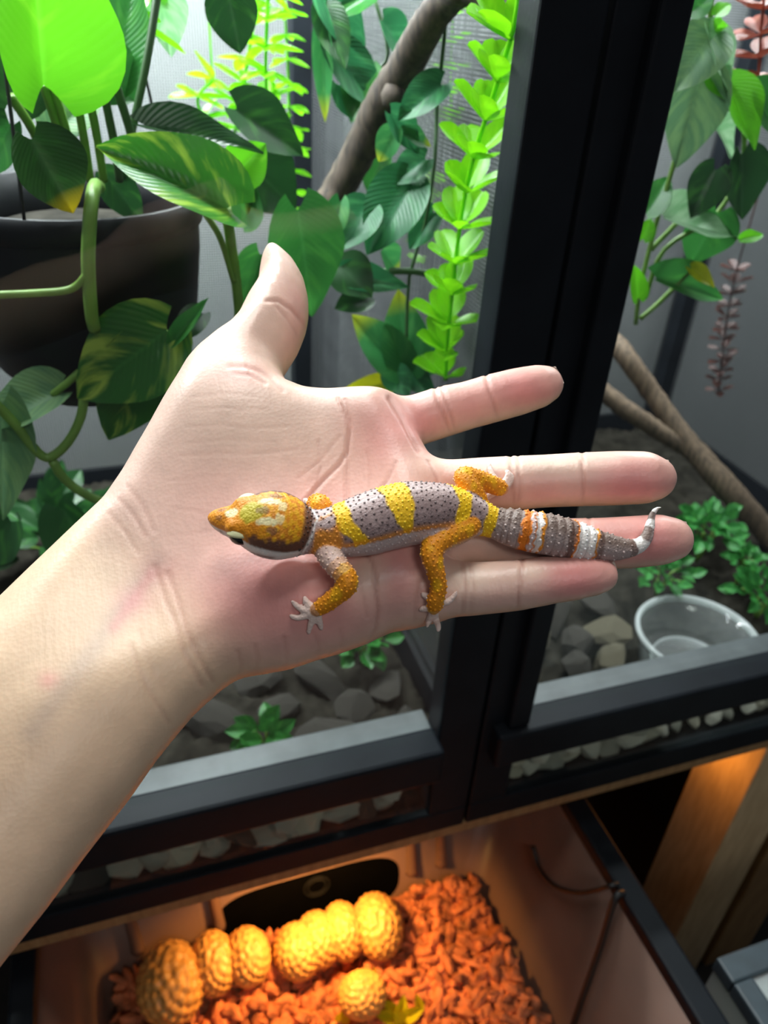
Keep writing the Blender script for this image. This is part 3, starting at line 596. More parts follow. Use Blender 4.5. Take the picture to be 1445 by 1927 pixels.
# brow ridges over the eyes
def at_spine(prm, lat, up):
    """point near the body axis: lat (+ = toward the pinky) and up in units of the local radius"""
    i = int(np.argmin(np.abs(S[:, 4] - prm))); c = S[i]; t = S[min(i + 1, len(S) - 1), :3] - S[max(i - 1, 0), :3]; t = t / np.linalg.norm(t)
    U = gdir(c[5]); U = U - t * U.dot(t); U /= np.linalg.norm(U); sd = np.cross(U, t); sd = sd if sd[1] < 0 else -sd
    return c[:3] + (lat * sd + up * U) * c[3], t, U, sd, c[3]
for lat in (1, -1):
    p, t, U, sd, r = at_spine(462, .60 * lat, .62); gf.blob(p, [t, sd, U], (.0034, .0024, .0024), .0015)
    p, t, U, sd, r = at_spine(515, .35 * lat, .05); gf.blob(p, [t, sd, U], (r * .95, r * .75, r * .72), .003)
V, Fs = gf.mesh()
gecko_me = refine(np_mesh('leopard_gecko', V, Fs), 1, 1)
V = co_of(gecko_me); Nn = no_of(gecko_me)
def nearest(V, Q):
    best = np.full(len(V), 1e9); ix = np.zeros(len(V), int)
    for i in range(len(Q)):
        d = np.sqrt(((V - Q[i, :3]) ** 2).sum(1)) - Q[i, 3]; m = d < best; best[m] = d[m]; ix[m] = i
    return best, ix
bd, bi = nearest(V, S); ld = np.full(len(V), 1e9); lt = np.zeros(len(V)); td = np.full(len(V), 1e9); li = np.zeros(len(V), int); li_n = []
for Q in LEG:
    d, i = nearest(V, Q); m = d < ld; ld[m] = d[m]; lt[m] = i[m] / len(Q); li[m] = len(li_n); li_n.append(0)
for Q in TOE:
    d, i = nearest(V, Q); td = np.minimum(td, d)
T = np.gradient(S[:, :3], axis=0); T /= np.linalg.norm(T, axis=1)[:, None]
UPV = np.array([gdir(a) for a in S[:, 5]]); UPV -= T * (UPV * T).sum(1)[:, None]; UPV /= np.linalg.norm(UPV, axis=1)[:, None]
SDV = np.cross(UPV, T); SDV *= np.where(SDV[:, 1] < 0, 1, -1)[:, None]
rel = V - S[bi, :3]; along = (rel * T[bi]).sum(1); dsp = np.gradient(S[:, 4]) / np.maximum(np.linalg.norm(np.gradient(S[:, :3], axis=0), axis=1), 1e-9)
prm = S[bi, 4] + along * dsp[bi]; up = (rel * UPV[bi]).sum(1) / S[bi, 3]; lat = (rel * SDV[bi]).sum(1) / S[bi, 3]
nz = lambda sc, seed=0: sum(np.sin(V[:, 0] * sc * a + V[:, 1] * sc * b + V[:, 2] * sc * c + d + seed) for a, b, c, d in ((1, .7, .3, 0), (-.6, 1.1, .5, 2), (.4, -.9, 1.2, 4), (1.3, .2, -1, 1))) / 4
n1, n2_ = nz(900), nz(2200, 3)
g_yel = np.array(srgb(243, 196, 24)); g_lav = np.array(srgb(178, 156, 154)); g_lavd = np.array(srgb(118, 96, 99)); g_or = np.array(srgb(222, 142, 26)); g_br = np.array(srgb(106, 70, 56)); g_wh = np.array(srgb(234, 230, 226)); g_pale = np.array(srgb(205, 186, 184)); g_toe = np.array(srgb(232, 208, 198)); g_gr = np.array(srgb(122, 104, 96)); g_org = np.array(srgb(226, 126, 26))
def step(a, b, x): t = np.clip((x - a) / (b - a), 0, 1); return t * t * (3 - 2 * t)
def band(x, a, b, e=3): return step(a - e, a + e, x) * (1 - step(b - e, b + e, x))
C = np.tile(g_lav, (len(V), 1)); xx = prm + 4 * n1
sl = lat * 6                                   # bands lean with the flank
C = blend(C, g_lavd, .55 * step(.1, .9, lat + .25 * n1) * band(xx, 600, 930))
C = blend(C, g_pale, .8 * np.exp(-((lat + .02) / .10) ** 2) * (up > 0) * band(xx, 610, 905))
fd = step(.95, .2, up) * (lat > 0)
for a, b, sa, sb in ((632, 660, 26, 18), (720, 766, 18, -8), (841, 872, -10, -16), (902, 930, 0, 0)): C = blend(C, g_yel, step(a - 2.5, a + 2.5, xx - sa * fd) * (1 - step(b - 2.5, b + 2.5, xx - sb * fd)))
C = blend(C, g_or, .9 * band(xx, 585, 640, 6) * step(.25, .7, lat + .3 * n1)); C = blend(C, g_or, .6 * band(xx, 585, 640) * step(.35, .0, np.abs(lat)) * step(-.2, .3, n2_))
flank = step(.18, .08, up + .05 * n2_); C = blend(C, g_or * 1.05, .75 * band(xx, 640, 880) * np.exp(-((up - .22) / .10) ** 2))
C = blend(C, g_pale, flank * band(xx, 600, 905))
# tail
tl = step(928, 934, xx); TC = np.tile(g_gr, (len(V), 1)); TC = blend(TC, g_pale * .82, .7 * step(.2, .9, lat))
for a, b, c in ((980, 995, g_org), (995, 1001, g_pale), (1001, 1004, g_org), (1004, 1012, g_wh), (1012, 1017, g_or), (1072, 1079, g_org), (1077, 1113, g_wh), (1113, 1117, g_or), (1193, 1215, g_wh), (1243, 1259, g_wh), (1279, 1300, g_wh)):
    TC = blend(TC, c, band(xx + 3 * n2_, a, b, 1.5))
TC = blend(TC, g_br * .8, .7 * band(xx, 1060, 1073, 2)); TC = blend(TC, g_br * .8, .6 * band(xx, 1117, 1128, 3)); TC = blend(TC, g_br * .8, .5 * band(xx, 1180, 1193, 2))
C = blend(C, TC, tl)
# head
hd = 1 - step(576, 586, prm + 10 * np.abs(lat)); HC = np.tile(g_or, (len(V), 1)); HC = blend(HC, np.array(srgb(206, 126, 22)), .7 * step(0, .5, n1))
HC = blend(HC, np.array(srgb(238, 178, 30)), .8 * band(prm, 500, 560, 10) * step(-.3, .3, n2_))
hdp = lambda p0, l0, sp, slt: step(.30, .62, np.exp(-((prm + 3 * n1 - p0) / sp) ** 2 - ((np.abs(lat) + .05 * n2_ - l0) / slt) ** 2)) * (up > .1)
ol = np.array(srgb(188, 178, 50)); cr = np.array(srgb(240, 232, 180))
HC = blend(HC, ol, .9 * hdp(480, 0, 22, .45)); HC = blend(HC, cr, .95 * hdp(447, 0, 11, .26)); HC = blend(HC, cr, .95 * hdp(505, .36, 15, .15)); HC = blend(HC, cr, .6 * hdp(520, .22, 6, .2)); HC = blend(HC, g_br, .55 * hdp(425, .3, 9, .2)); HC = blend(HC, g_br * 1.2, .6 * hdp(496, .0, 10, .14)); HC = blend(HC, g_br * 1.2, .7 * hdp(512, .62, 10, .12))
side = step(.76, .60, up + .08 * n2_) ; HC = blend(HC, g_br, side * band(prm, 476, 575, 6)); HC = blend(HC, g_br, band(prm, 556, 590, 5) * .95)
low = step(.06, -.05, up - .40 - .14 * np.exp(-((prm - 458) / 14) ** 2) + .0012 * np.maximum(prm - 480, 0)); HC = blend(HC, g_wh, low * band(prm, 380, 566, 5))
HC = blend(HC, g_br * 1.1, .8 * band(prm, 478, 525, 6) * np.exp(-((up + .02) / .10) ** 2)); HC = blend(HC, g_br * 1.2, .7 * (np.exp(-((prm - 428) / 5) ** 2 - ((up - .22) / .12) ** 2) + np.exp(-((prm - 452) / 6) ** 2 - ((up - .42) / .12) ** 2) + np.exp(-((prm - 462) / 6) ** 2 - ((up - .08) / .10) ** 2)))
HC = blend(HC, np.array(srgb(190, 80, 60)), .8 * np.exp(-((prm - 404) / 5) ** 2 - ((np.abs(lat) - .45) / .3) ** 2 - ((up - .2) / .3) ** 2))
HC = blend(HC, g_pale * 1.05, step(-.45, -.62, up))
C = blend(C, HC, hd)
col_c = prm + 22 * np.abs(lat) - 4 * (np.abs(lat) < .2); C = blend(C, g_wh, np.exp(-((col_c - 592 + 3 * n1) / 3.6) ** 2) * (up > -.35))
# limbs and toes
lm = step(.0006, -.0004, ld - bd); LC = np.tile(g_or, (len(V), 1)); LC = blend(LC, g_yel, .5 * step(.0, .6, n1)); LC = blend(LC, g_pale, .6 * step(.45, -.1, Nn[:, 2]) * (lt < .5)); LC = blend(LC, g_pale, .85 * step(.42, .22, lt) * (li == 0)); LC = blend(LC, g_toe, .8 * step(.9, 1.0, lt))
C = blend(C, LC, lm); C = blend(C, g_toe, step(.0004, -.0003, td - np.minimum(ld, bd)))
# relief: tail rings, skin folds of the neck
ring = np.abs(np.sin((prm - 930) * math.pi / 15.2)); amp = .00050 * step(934, 950, prm) * (1 - step(1110, 1150, prm)) * step(-.6, -.1, up)
rough = (.00007 * n2_ + .00005 * nz(5200, 1)) * (1 - step(.0, .0006, bd - .0004) * 0)
body_m = (1 - lm) * (td > np.minimum(ld, bd))
V2 = V + Nn * ((amp * (ring ** .6 - .65)) * body_m + rough * body_m)[:, None]
groove = amp * 2000 * step(.35, .0, ring) * body_m; C = blend(C, g_br * .7, .35 * groove)
set_co(gecko_me, hworld(V2)); paint(gecko_me, np.clip(C, 0, 1))
def mat_scales(name, rough=.52, bump=.35):
    m = bpy.data.materials.new(name); nt, N, L = nodes_of(m); b = N['Principled BSDF']; a = N.new('ShaderNodeAttribute'); a.attribute_name = 'Col'; L.new(a.outputs['Color'], b.inputs['Base Color'])
    b.inputs['Roughness'].default_value = rough; b.inputs['Subsurface Weight'].default_value = .06; b.inputs['Specular IOR Level'].default_value = .35; b.inputs['Subsurface Radius'].default_value = (.6, .3, .15); b.inputs['Subsurface Scale'].default_value = .002
    tc = N.new('ShaderNodeTexCoord'); v = N.new('ShaderNodeTexVoronoi'); v.inputs['Scale'].default_value = 1500; L.new(tc.outputs['Object'], v.inputs['Vector'])
    bp = N.new('ShaderNodeBump'); bp.invert = True; bp.inputs['Strength'].default_value = bump; bp.inputs['Distance'].default_value = .0004; L.new(v.outputs['Distance'], bp.inputs['Height']); L.new(bp.outputs[0], b.inputs['Normal'])
    return m
M_SCALE = mat_scales('gecko_skin')
gecko = link('leopard_gecko', gecko_me, M_SCALE)
tag(gecko, 'young leopard gecko banded yellow, lavender and white standing on the open palm', 'gecko')
# tubercles: raised granules over back, flanks, tail and limbs, joined in one part
order = RNG.permutation(len(V)); cellset = {}; TV = []; TF = []; TCo = []; cnt = 0
for i in order:
    if cnt > 1500: break
    onleg = lm[i] > .5
    if td[i] < .0004 or prm[i] > 1190: continue
    if not onleg and (up[i] < -.25 or prm[i] < 560): continue
    if onleg and (Nn[i, 2] < -.2 or lt[i] > .9): continue
    tail = prm[i] > 934
    if tail and not onleg and ring[i] < .85: continue
    lav = C[i, 2] > .15; g = .00150 if tail else (.00155 if lav else .00128)
    key = tuple(np.floor(V[i] / g).astype(int)); ok = True
    for dx in (-1, 0, 1):
        for dy in (-1, 0, 1):
            for dz in (-1, 0, 1):
                for q in cellset.get((key[0] + dx, key[1] + dy, key[2] + dz), ()):
                    if np.sum((q - V[i]) ** 2) < g * g: ok = False
    if not ok: continue
    cellset.setdefault(key, []).append(V[i]); cnt += 1
    n = Nn[i]; t1 = np.cross(n, [.3, .9, .1]); t1 /= np.linalg.norm(t1); t2 = np.cross(n, t1); r = (.00042 if tail else .00040) * RNG.uniform(.8, 1.15); c0 = V2[i] - n * r * .15
    yel = C[i, 0] > .35 and C[i, 2] < .15
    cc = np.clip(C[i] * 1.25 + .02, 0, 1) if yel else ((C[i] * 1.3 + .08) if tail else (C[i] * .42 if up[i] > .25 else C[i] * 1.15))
    if onleg: cc = np.clip(C[i] * 1.2 + np.array([.05, .04, .0]), 0, 1)
    b0 = len(TV)
    for el, rr in ((0., 1.), (.6, .78)):
        for k_ in range(6):
            a = k_ * math.pi / 3 + el; TV.append(c0 + r * (rr * (math.cos(a) * t1 + math.sin(a) * t2) + el * n))
    TV.append(c0 + n * r * .95); TCo += [np.clip(cc, 0, 1)] * 13
    for k_ in range(6):
        k2 = (k_ + 1) % 6; TF.append((b0 + k_, b0 + k2, b0 + 6 + k2, b0 + 6 + k_)); TF.append((b0 + 6 + k_, b0 + 6 + k2, b0 + 12))
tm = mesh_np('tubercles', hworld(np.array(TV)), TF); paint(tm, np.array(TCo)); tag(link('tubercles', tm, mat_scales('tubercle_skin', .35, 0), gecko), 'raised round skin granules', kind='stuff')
# eyes: dark ball under a cream lid
M_EYE = mat('gecko_eye', (.012, .012, .010), .08, noise=.2, nscale=500); M_LID = mat('gecko_eyelid', srgb(226, 226, 178), .45, noise=.06, nscale=800)
for sgn in (1, -1):
    p, t, U, sd, r = at_spine(466, .82 * sgn, .36); R_ = .0027
    bm = bmesh.new(); bmesh.ops.create_uvsphere(bm, u_segments=20, v_segments=14, radius=R_)
    ev = np.array([hworld(p + v.co.x * t * 1.2 + v.co.y * sd * .95 + v.co.z * U * .9) for v in bm.verts]); me = from_bm('eye', bm, True); set_co(me, ev); link('eye', me, M_EYE, gecko)
    bm = bmesh.new(); bmesh.ops.create_uvsphere(bm, u_segments=24, v_segments=18, radius=R_ * 1.13)
    bmesh.ops.delete(bm, geom=[v for v in bm.verts if v.co.z < R_ * .12], context='VERTS'); ax = U * .78 + sd * sgn * .62; ax /= np.linalg.norm(ax); s2 = np.cross(ax, t); s2 /= np.linalg.norm(s2)
    ax = U * .72 - sd * sgn * .62; ax /= np.linalg.norm(ax); s2 = np.cross(ax, t); s2 /= np.linalg.norm(s2)
    ev = np.array([hworld(p + v.co.x * t * 1.28 + v.co.y * s2 * 1.0 + v.co.z * ax) for v in bm.verts]); me = from_bm('eyelid', bm, True); set_co(me, ev); o = link('eyelid', me, M_LID, gecko)
    sol = o.modifiers.new('thick', 'SOLIDIFY'); sol.thickness = .0004

# ------------------------------------------------------------------ leaves and plants
def mat_leaf(name, base, vari, amount=.45, scale=7., trans=.35, rough=.32, vein=.25, edge=None):
    """uv: u across (-1..1 mapped to 0..1), v from base to tip; streaks run along the side veins"""
    m = bpy.data.materials.new(name); nt, N, L = nodes_of(m); b = N['Principled BSDF']; b.inputs['Roughness'].default_value = rough
    uv = N.new('ShaderNodeUVMap'); sp = N.new('ShaderNodeSeparateXYZ'); L.new(uv.outputs[0], sp.inputs[0])
    ab = N.new('ShaderNodeMath'); ab.operation = 'ABSOLUTE'; sb = N.new('ShaderNodeMath'); sb.operation = 'SUBTRACT'; sb.inputs[1].default_value = .5
    L.new(sp.outputs[0], sb.inputs[0]); L.new(sb.outputs[0], ab.inputs[0])
    oi = N.new('ShaderNodeObjectInfo'); cb = N.new('ShaderNodeCombineXYZ')
    ml = N.new('ShaderNodeMath'); ml.operation = 'MULTIPLY_ADD'; ml.inputs[1].default_value = -.75; L.new(ab.outputs[0], ml.inputs[0]); L.new(sp.outputs[1], ml.inputs[2])
    sx = N.new('ShaderNodeMath'); sx.operation = 'MULTIPLY'; sx.inputs[1].default_value = .35; L.new(sp.outputs[0], sx.inputs[0])
    L.new(sx.outputs[0], cb.inputs[0]); L.new(ml.outputs[0], cb.inputs[1]); rz = N.new('ShaderNodeMath'); rz.operation = 'MULTIPLY'; rz.inputs[1].default_value = 20; L.new(oi.outputs['Random'], rz.inputs[0]); L.new(rz.outputs[0], cb.inputs[2])
    n = N.new('ShaderNodeTexNoise'); n.inputs['Scale'].default_value = scale; n.inputs['Detail'].default_value = 4; L.new(cb.outputs[0], n.inputs['Vector'])
    cr = N.new('ShaderNodeValToRGB'); e = cr.color_ramp.elements; e[0].position = 1 - amount - .08; e[0].color = (*base, 1); e[1].position = 1 - amount + .10; e[1].color = (*vari, 1); L.new(n.outputs['Fac'], cr.inputs[0])
    mr = N.new('ShaderNodeMapRange'); mr.inputs[1].default_value = .0; mr.inputs[2].default_value = .035; mr.inputs[3].default_value = vein; mr.inputs[4].default_value = 0; L.new(ab.outputs[0], mr.inputs[0])
    mx = N.new('ShaderNodeMix'); mx.data_type = 'RGBA'; L.new(mr.outputs[0], mx.inputs['Factor']); L.new(cr.outputs[0], mx.inputs['A']); mx.inputs['B'].default_value = (*[min(1, c * 1.8 + .03) for c in base], 1)
    out = mx.outputs['Result']
    if edge is not None:
        er = N.new('ShaderNodeMapRange'); er.inputs[1].default_value = .68; er.inputs[2].default_value = .92; L.new(sp.outputs[1], er.inputs[0])
        m3 = N.new('ShaderNodeMix'); m3.data_type = 'RGBA'; L.new(er.outputs[0], m3.inputs['Factor']); L.new(out, m3.inputs['A']); m3.inputs['B'].default_value = (*edge, 1); out = m3.outputs['Result']
    L.new(out, b.inputs['Base Color'])
    t = N.new('ShaderNodeBsdfTranslucent'); L.new(out, t.inputs[0]); ms = N.new('ShaderNodeMixShader'); ms.inputs[0].default_value = trans
    L.new(b.outputs[0], ms.inputs[1]); L.new(t.outputs[0], ms.inputs[2]); L.new(ms.outputs[0], N['Material Output'].inputs['Surface'])
    wv = N.new('ShaderNodeTexWave'); wv.inputs['Scale'].default_value = 5; wv.inputs['Distortion'].default_value = .6; wv.bands_direction = 'Y'; L.new(cb.outputs[0], wv.inputs['Vector'])
    bp = N.new('ShaderNodeBump'); bp.inputs['Strength'].default_value = .12; bp.inputs['Distance'].default_value = .002; L.new(wv.outputs['Fac'], bp.inputs['Height']); L.new(bp.outputs[0], b.inputs['Normal'])
    return m
ML = {
    'pothos': mat_leaf('pothos_leaf', (.035, .20, .014), (.34, .56, .05), .42, 7, .30),
    'pothos2': mat_leaf('pothos_leaf_streaked', (.022, .13, .014), (.32, .46, .06), .42, 5, .25),
    'lime': mat_leaf('lime_leaf', (.10, .42, .010), (.18, .55, .02), .35, 5, .45),
    'dark': mat_leaf('dark_leaf', (.012, .055, .014), (.03, .12, .02), .4, 5, .20),
    'mid': mat_leaf('mid_leaf', (.03, .17, .03), (.06, .26, .04), .4, 5, .30),
    'grey': mat_leaf('grey_leaf', (.10, .22, .10), (.16, .30, .12), .5, 9, .25, .5),
    'pale': mat_leaf('pale_leaf', (.20, .42, .20), (.36, .58, .34), .5, 5, .35, .4),
    'yedge': mat_leaf('yellowing_leaf', (.02, .075, .014), (.03, .12, .02), .4, 5, .2, .3, .2, (.55, .42, .01)),
    'blue': mat_leaf('plastic_leaf', (.022, .15, .055), (.06, .28, .10), .42, 6, .30, .4),
    'bluey': mat_leaf('plastic_leaf_yellow_tip', (.04, .22, .06), (.08, .30, .08), .4, 6, .30, .4, .3, (.42, .50, .03)),
    'limep': mat_leaf('lime_plastic_leaf', (.20, .60, .006), (.26, .68, .01), .4, 5, .45, .3, .3),
    'bush': mat_leaf('bush_leaf', (.035, .22, .045), (.08, .34, .06), .45, 6, .35, .45),
    'red': mat_leaf('red_leaf', (.26, .045, .022), (.34, .10, .04), .4, 6, .25, .4),
    'rust': mat_leaf('rust_leaf', (.045, .014, .010), (.07, .022, .014), .4, 6, .2, .5),
    'yg': mat_leaf('yellow_green_leaf', (.55, .55, .01), (.62, .60, .02), .4, 6, .35, .4),
}
LEAF_SHAPES = {}
def leaf_mesh(shape, fold, droop, wave, nu=9, nv=13):
    """unit leaf: y 0..1 along the midrib, x half width 1, z up; cached by shape so that alike leaves share data"""
    key = (shape, fold, droop, wave)
    if key in LEAF_SHAPES: return LEAF_SHAPES[key]
    V = []; Fs = []; UVs = []
    for j in range(nv):
        t = (j / (nv - 1)) ** 1.4
        if shape == 'heart': w = max(0, math.sin(math.pi * min(1, t * .985 + .015) ** .62)) ** .80 if t < 1 else .012; back = -.17
        elif shape == 'spoon': w = .16 + .84 * (max(0, math.sin(math.pi * min(1, max(0, (t - .18) / .86)))) ** .6) if t < 1 else .25; back = 0
        else: w = math.sin(math.pi * min(1, t * .97 + .03)) ** .9 if t < 1 else .02; back = 0
        for i in range(nu):
            s = i / (nu - 1) * 2 - 1; x = s * w
            y = t + (back * abs(s) ** 1.4 * max(0, 1 - t * 3.2) if back else 0)
            z = abs(x) * math.sin(fold) - droop * (t * t) + .0 + wave * math.sin(7 * t + (1.5 if s > 0 else 0)) * s * s
            V.append((x * math.cos(fold), y, z)); UVs.append((s * .5 + .5, t))
    for j in range(nv - 1):
        for i in range(nu - 1): Fs.append((j * nu + i, j * nu + i + 1, (j + 1) * nu + i + 1, (j + 1) * nu + i))
    me = mesh_np('leaf', V, Fs); uv = me.uv_layers.new(name='UVMap')
    for l in me.loops: uv.data[l.index].uv = UVs[l.vertex_index]
    LEAF_SHAPES[key] = me; return me
def leaf(parent, base, tip, width, m, shape='heart', fold=.25, droop=.12, wave=.05, face=None, name='leaf'):
    """base and tip are places in the terrarium, width in metres, face = direction the upper side looks"""
    b = np.asarray(base, float); t = np.asarray(tip, float); L = t - b; ln = np.linalg.norm(L); L = L / ln
    n = np.array(face if face is not None else (-.25, -.75, .6), float); n -= L * n.dot(L); n /= np.linalg.norm(n); x = np.cross(L, n)
    me = leaf_mesh(shape, fold, droop, wave)
    if not me.materials: me.materials.append(None)
    o = bpy.data.objects.new(name, me); COL.objects.link(o); o.material_slots[0].link = 'OBJECT'; o.material_slots[0].material = ML[m]
    A = np.eye(4); A[:3, 0] = x * width / 2; A[:3, 1] = L * ln; A[:3, 2] = n * (width / 2 + ln) / 2; A[:3, 3] = b - np.array(parent.location)
    o.parent = parent; o.matrix_basis = Matrix(A.tolist()); return o
def pleaf(parent, bpx, tpx, wpx, Yb, m, Yt=None, **k):
    """leaf whose base and tip are read from the photo at given distances behind the glass"""
    b = atY(*bpx, Yb); t = atY(*tpx, Yt if Yt else Yb); return leaf(parent, b, t, wpx * depth((b + t) / 2) / F_PX, m, **k)
def pstem(parent, pts, rpx, m=None, name='stem', n=24):
    P = [atY(x, y, Y) for x, y, Y in pts]; d = depth(P[0]) / F_PX; return tube(name, P, rpx * d, m or M_STEM, parent, 8, n)

# black pot hanging at the glass, and the pothos growing out of it
PC = atY(135, 372, .475); PR = 235 * depth(PC) / F_PX
pot = empty('plant_pot', (PC[0], PC[1], PC[2] - .112), 'round black plastic pot hanging behind the left glass door', 'plant pot')
lathe('pot_body', [(0, -.112), (PR * .35, -.112), (PR * .60, -.106), (PR * .80, -.088), (PR * .92, -.058), (PR * .975, -.025), (PR * .985, 0)], PC, M_BLACK, pot)
lathe('rim', [(PR * .985, -.010), (PR * 1.01, -.010), (PR * 1.02, -.004), (PR * 1.01, .003), (PR * .96, .003), (PR * .95, -.02)], PC, M_BLACK, pot)
tag(lathe('potting_soil', [(PR * .965, -.022), (PR * .6, -.014), (0, -.012)], PC, M_SOIL, pot), kind='stuff')
for a in (.6, 2.4, 4.4):
    q = PC + np.array([math.cos(a) * PR * .98, math.sin(a) * PR * .98, 0]); tube('hanger_wire', [q, (q + np.array([PC[0], PC[1], ZT])) / 2 + np.array([0, 0, .05]), np.array([PC[0], PC[1], ZT - .004])], .0009, M_CABLE, pot, 6, 12)
pth = empty('potted_pothos', PC, 'variegated pothos spilling out of the black pot over the glass', 'plant')
G = .400
pleaf(pth, (82, 160), (60, -180), 290, G + .010, 'lime', fold=.45, droop=.08, face=(.45, -.85, -.2))
pleaf(pth, (20, 190), (-20, -40), 170, G + .05, 'dark', face=(.2, -.8, .4))
pleaf(pth, (215, 150), (250, -60), 150, G + .07, 'mid')
pleaf(pth, (60, 262), (140, 402), 150, G - .006, 'yedge', fold=.5, droop=.10, face=(.1, -.9, .5))
pleaf(pth, (428, 392), (188, 262), 178, G - .002, 'pothos', fold=.32, droop=.16, face=(-.1, -.65, .75))
pleaf(pth, (282, 244), (498, 280), 86, G + .03, 'dark', droop=.1, face=(0, -.5, .9))
pleaf(pth, (314, 622), (142, 752), 180, G - .006, 'pothos2', fold=.16, droop=.12, face=(-.05, -.9, .45))
pleaf(pth, (296, 640), (205, 832), 165, G + .003, 'pothos2', fold=.12, droop=.08, face=(.1, -1, .1))
pleaf(pth, (112, 738), (-30, 800), 118, G + .012, 'grey', fold=.3, face=(-.3, -.6, .8))
pleaf(pth, (2, 762), (12, 985), 78, G + .006, 'grey', fold=.35, face=(.5, -.85, .2))
pleaf(pth, (20, 980), (-40, 1060), 120, G + .06, 'dark'); pleaf(pth, (120, 960), (200, 1110), 110, G + .08, 'dark')
pleaf(pth, (560, 395), (592, 600), 150, G + .05, 'mid', fold=.15, face=(.1, -.9, .2))
pleaf(pth, (428, -20), (452, 102), 100, G + .08, 'dark'); pleaf(pth, (445, 205), (575, 290), 105, G + .10, 'dark', face=(0, -.8, .5)); pleaf(pth, (470, 310), (560, 395), 130, G + .10, 'dark')
pleaf(pth, (490, 480), (455, 590), 75, G + .05, 'mid'); pleaf(pth, (300, -20), (325, 108), 85, G + .12, 'pale', face=(.2, -.8, .3)); pleaf(pth, (200, 330), (270, 420), 70, G + .06, 'dark')
pleaf(pth, (380, 590), (330, 640), 60, G - .004, 'dark', Yt=G - .010); pleaf(pth, (330, 640), (390, 560), 36, G - .012, 'mid')
pleaf(pth, (180, 120), (260, 190), 120, G + .06, 'mid'); pleaf(pth, (20, 235), (-30, 330), 110, G + .04, 'mid'); pleaf(pth, (100, 240), (200, 160), 110, G + .05, 'grey', face=(0, -.7, .6))
pleaf(pth, (440, 330), (500, 270), 90, G + .05, 'lime', face=(.3, -.8, .5)); pleaf(pth, (455, 420), (480, 350), 80, G + .09, 'mid')
pstem(pth, [(186, 352, G + .03), (178, 350, G + .004), (172, 385, G - .012), (168, 430, G - .014), (166, 500, G - .012), (172, 590, G - .008), (178, 620, G - .004)], 12)
pstem(pth, [(-40, 556, G - .014), (60, 552, G - .012), (130, 545, G - .010), (158, 522, G - .012), (168, 500, G - .012)], 7.5)
pstem(pth, [(-20, 748, G - .004), (30, 800, G), (70, 850, G), (95, 860, G), (128, 832, G), (152, 785, G + .002), (160, 735, G + .004), (170, 700, G + .006)], 10)
pstem(pth, [(98, 866, G), (120, 900, G), (160, 930, G), (200, 942, G), (235, 915, G + .004), (270, 880, G + .02)], 9)
pstem(pth, [(312, 625, G), (335, 655, G + .006), (352, 700, G + .01), (365, 740, G + .03)], 6); pstem(pth, [(300, 655, G + .004), (325, 680, G + .01), (350, 710, G + .02)], 7)
pstem(pth, [(100, 742, G + .012), (125, 722, G + .008), (150, 700, G + .006)], 7)
pstem(pth, [(425, 392, G), (432, 440, G + .006), (443, 520, G + .012), (450, 600, G + .02), (440, 660, G + .03)], 11); pstem(pth, [(385, 400, G), (415, 450, G + .003), (440, 530, G + .01)], 6)
for x0, x1, y0 in ((105, 82, 160), (120, 95, 150), (150, 140, 160), (175, 165, 170), (205, 190, 150), (240, 215, 150), (60, 20, 180)): pstem(pth, [(x0 + 20, 340, G + .05), (x0 + 8, 260, G + .04), (x1, y0, G + .03)], 8, M_STEM if x0 < 200 else M_STEMDK)
pstem(pth, [(232, 330, G + .06), (250, 240, G + .05), (275, 120, G + .05), (298, -20, G + .06)], 7, M_STEMDK)
pstem(pth, [(470, 420, G + .09), (462, 360, G + .09), (440, 280, G + .09)], 5)

# dark arching branch leaning in the left terrarium
BY = .56
br = empty('branch', atY(585, 440, BY), 'dark brown branch arching above the thumb between plastic leaves', 'branch')
tube('main_limb', [atY(540, 560, BY + .04), atY(590, 430, BY), atY(640, 350, BY - .005), atY(690, 260, BY - .02), atY(725, 190, BY - .04), atY(760, 130, BY - .06), atY(800, 55, BY - .085), atY(835, 5, BY - .10), atY(872, -25, BY - .125)], [.010, .0105, .0112, .0118, .0122, .0105, .0097, .0088, .008], M_BRANCH, br, 12, 60, .06)
tube('side_limb', [atY(850, -10, BY - .11), atY(905, -18, BY - .135), atY(945, 10, BY - .15), atY(966, 42, BY - .165)], [.0068, .007, .0058, .0036], M_BRANCH, br, 10, 30, .06)
lathe('knot', [(0, .010), (.006, .008), (.0085, .002), (.007, -.004), (0, -.006)], atY(742, 185, BY - .058), M_BRANCH, br, 14)
tube('lower_limb', [atY(540, 560, BY + .04), atY(470, 760, BY + .06), np.array([.10, .72, .845])], [.010, .011, .013], M_BRANCH, br, 12, 30, .06)

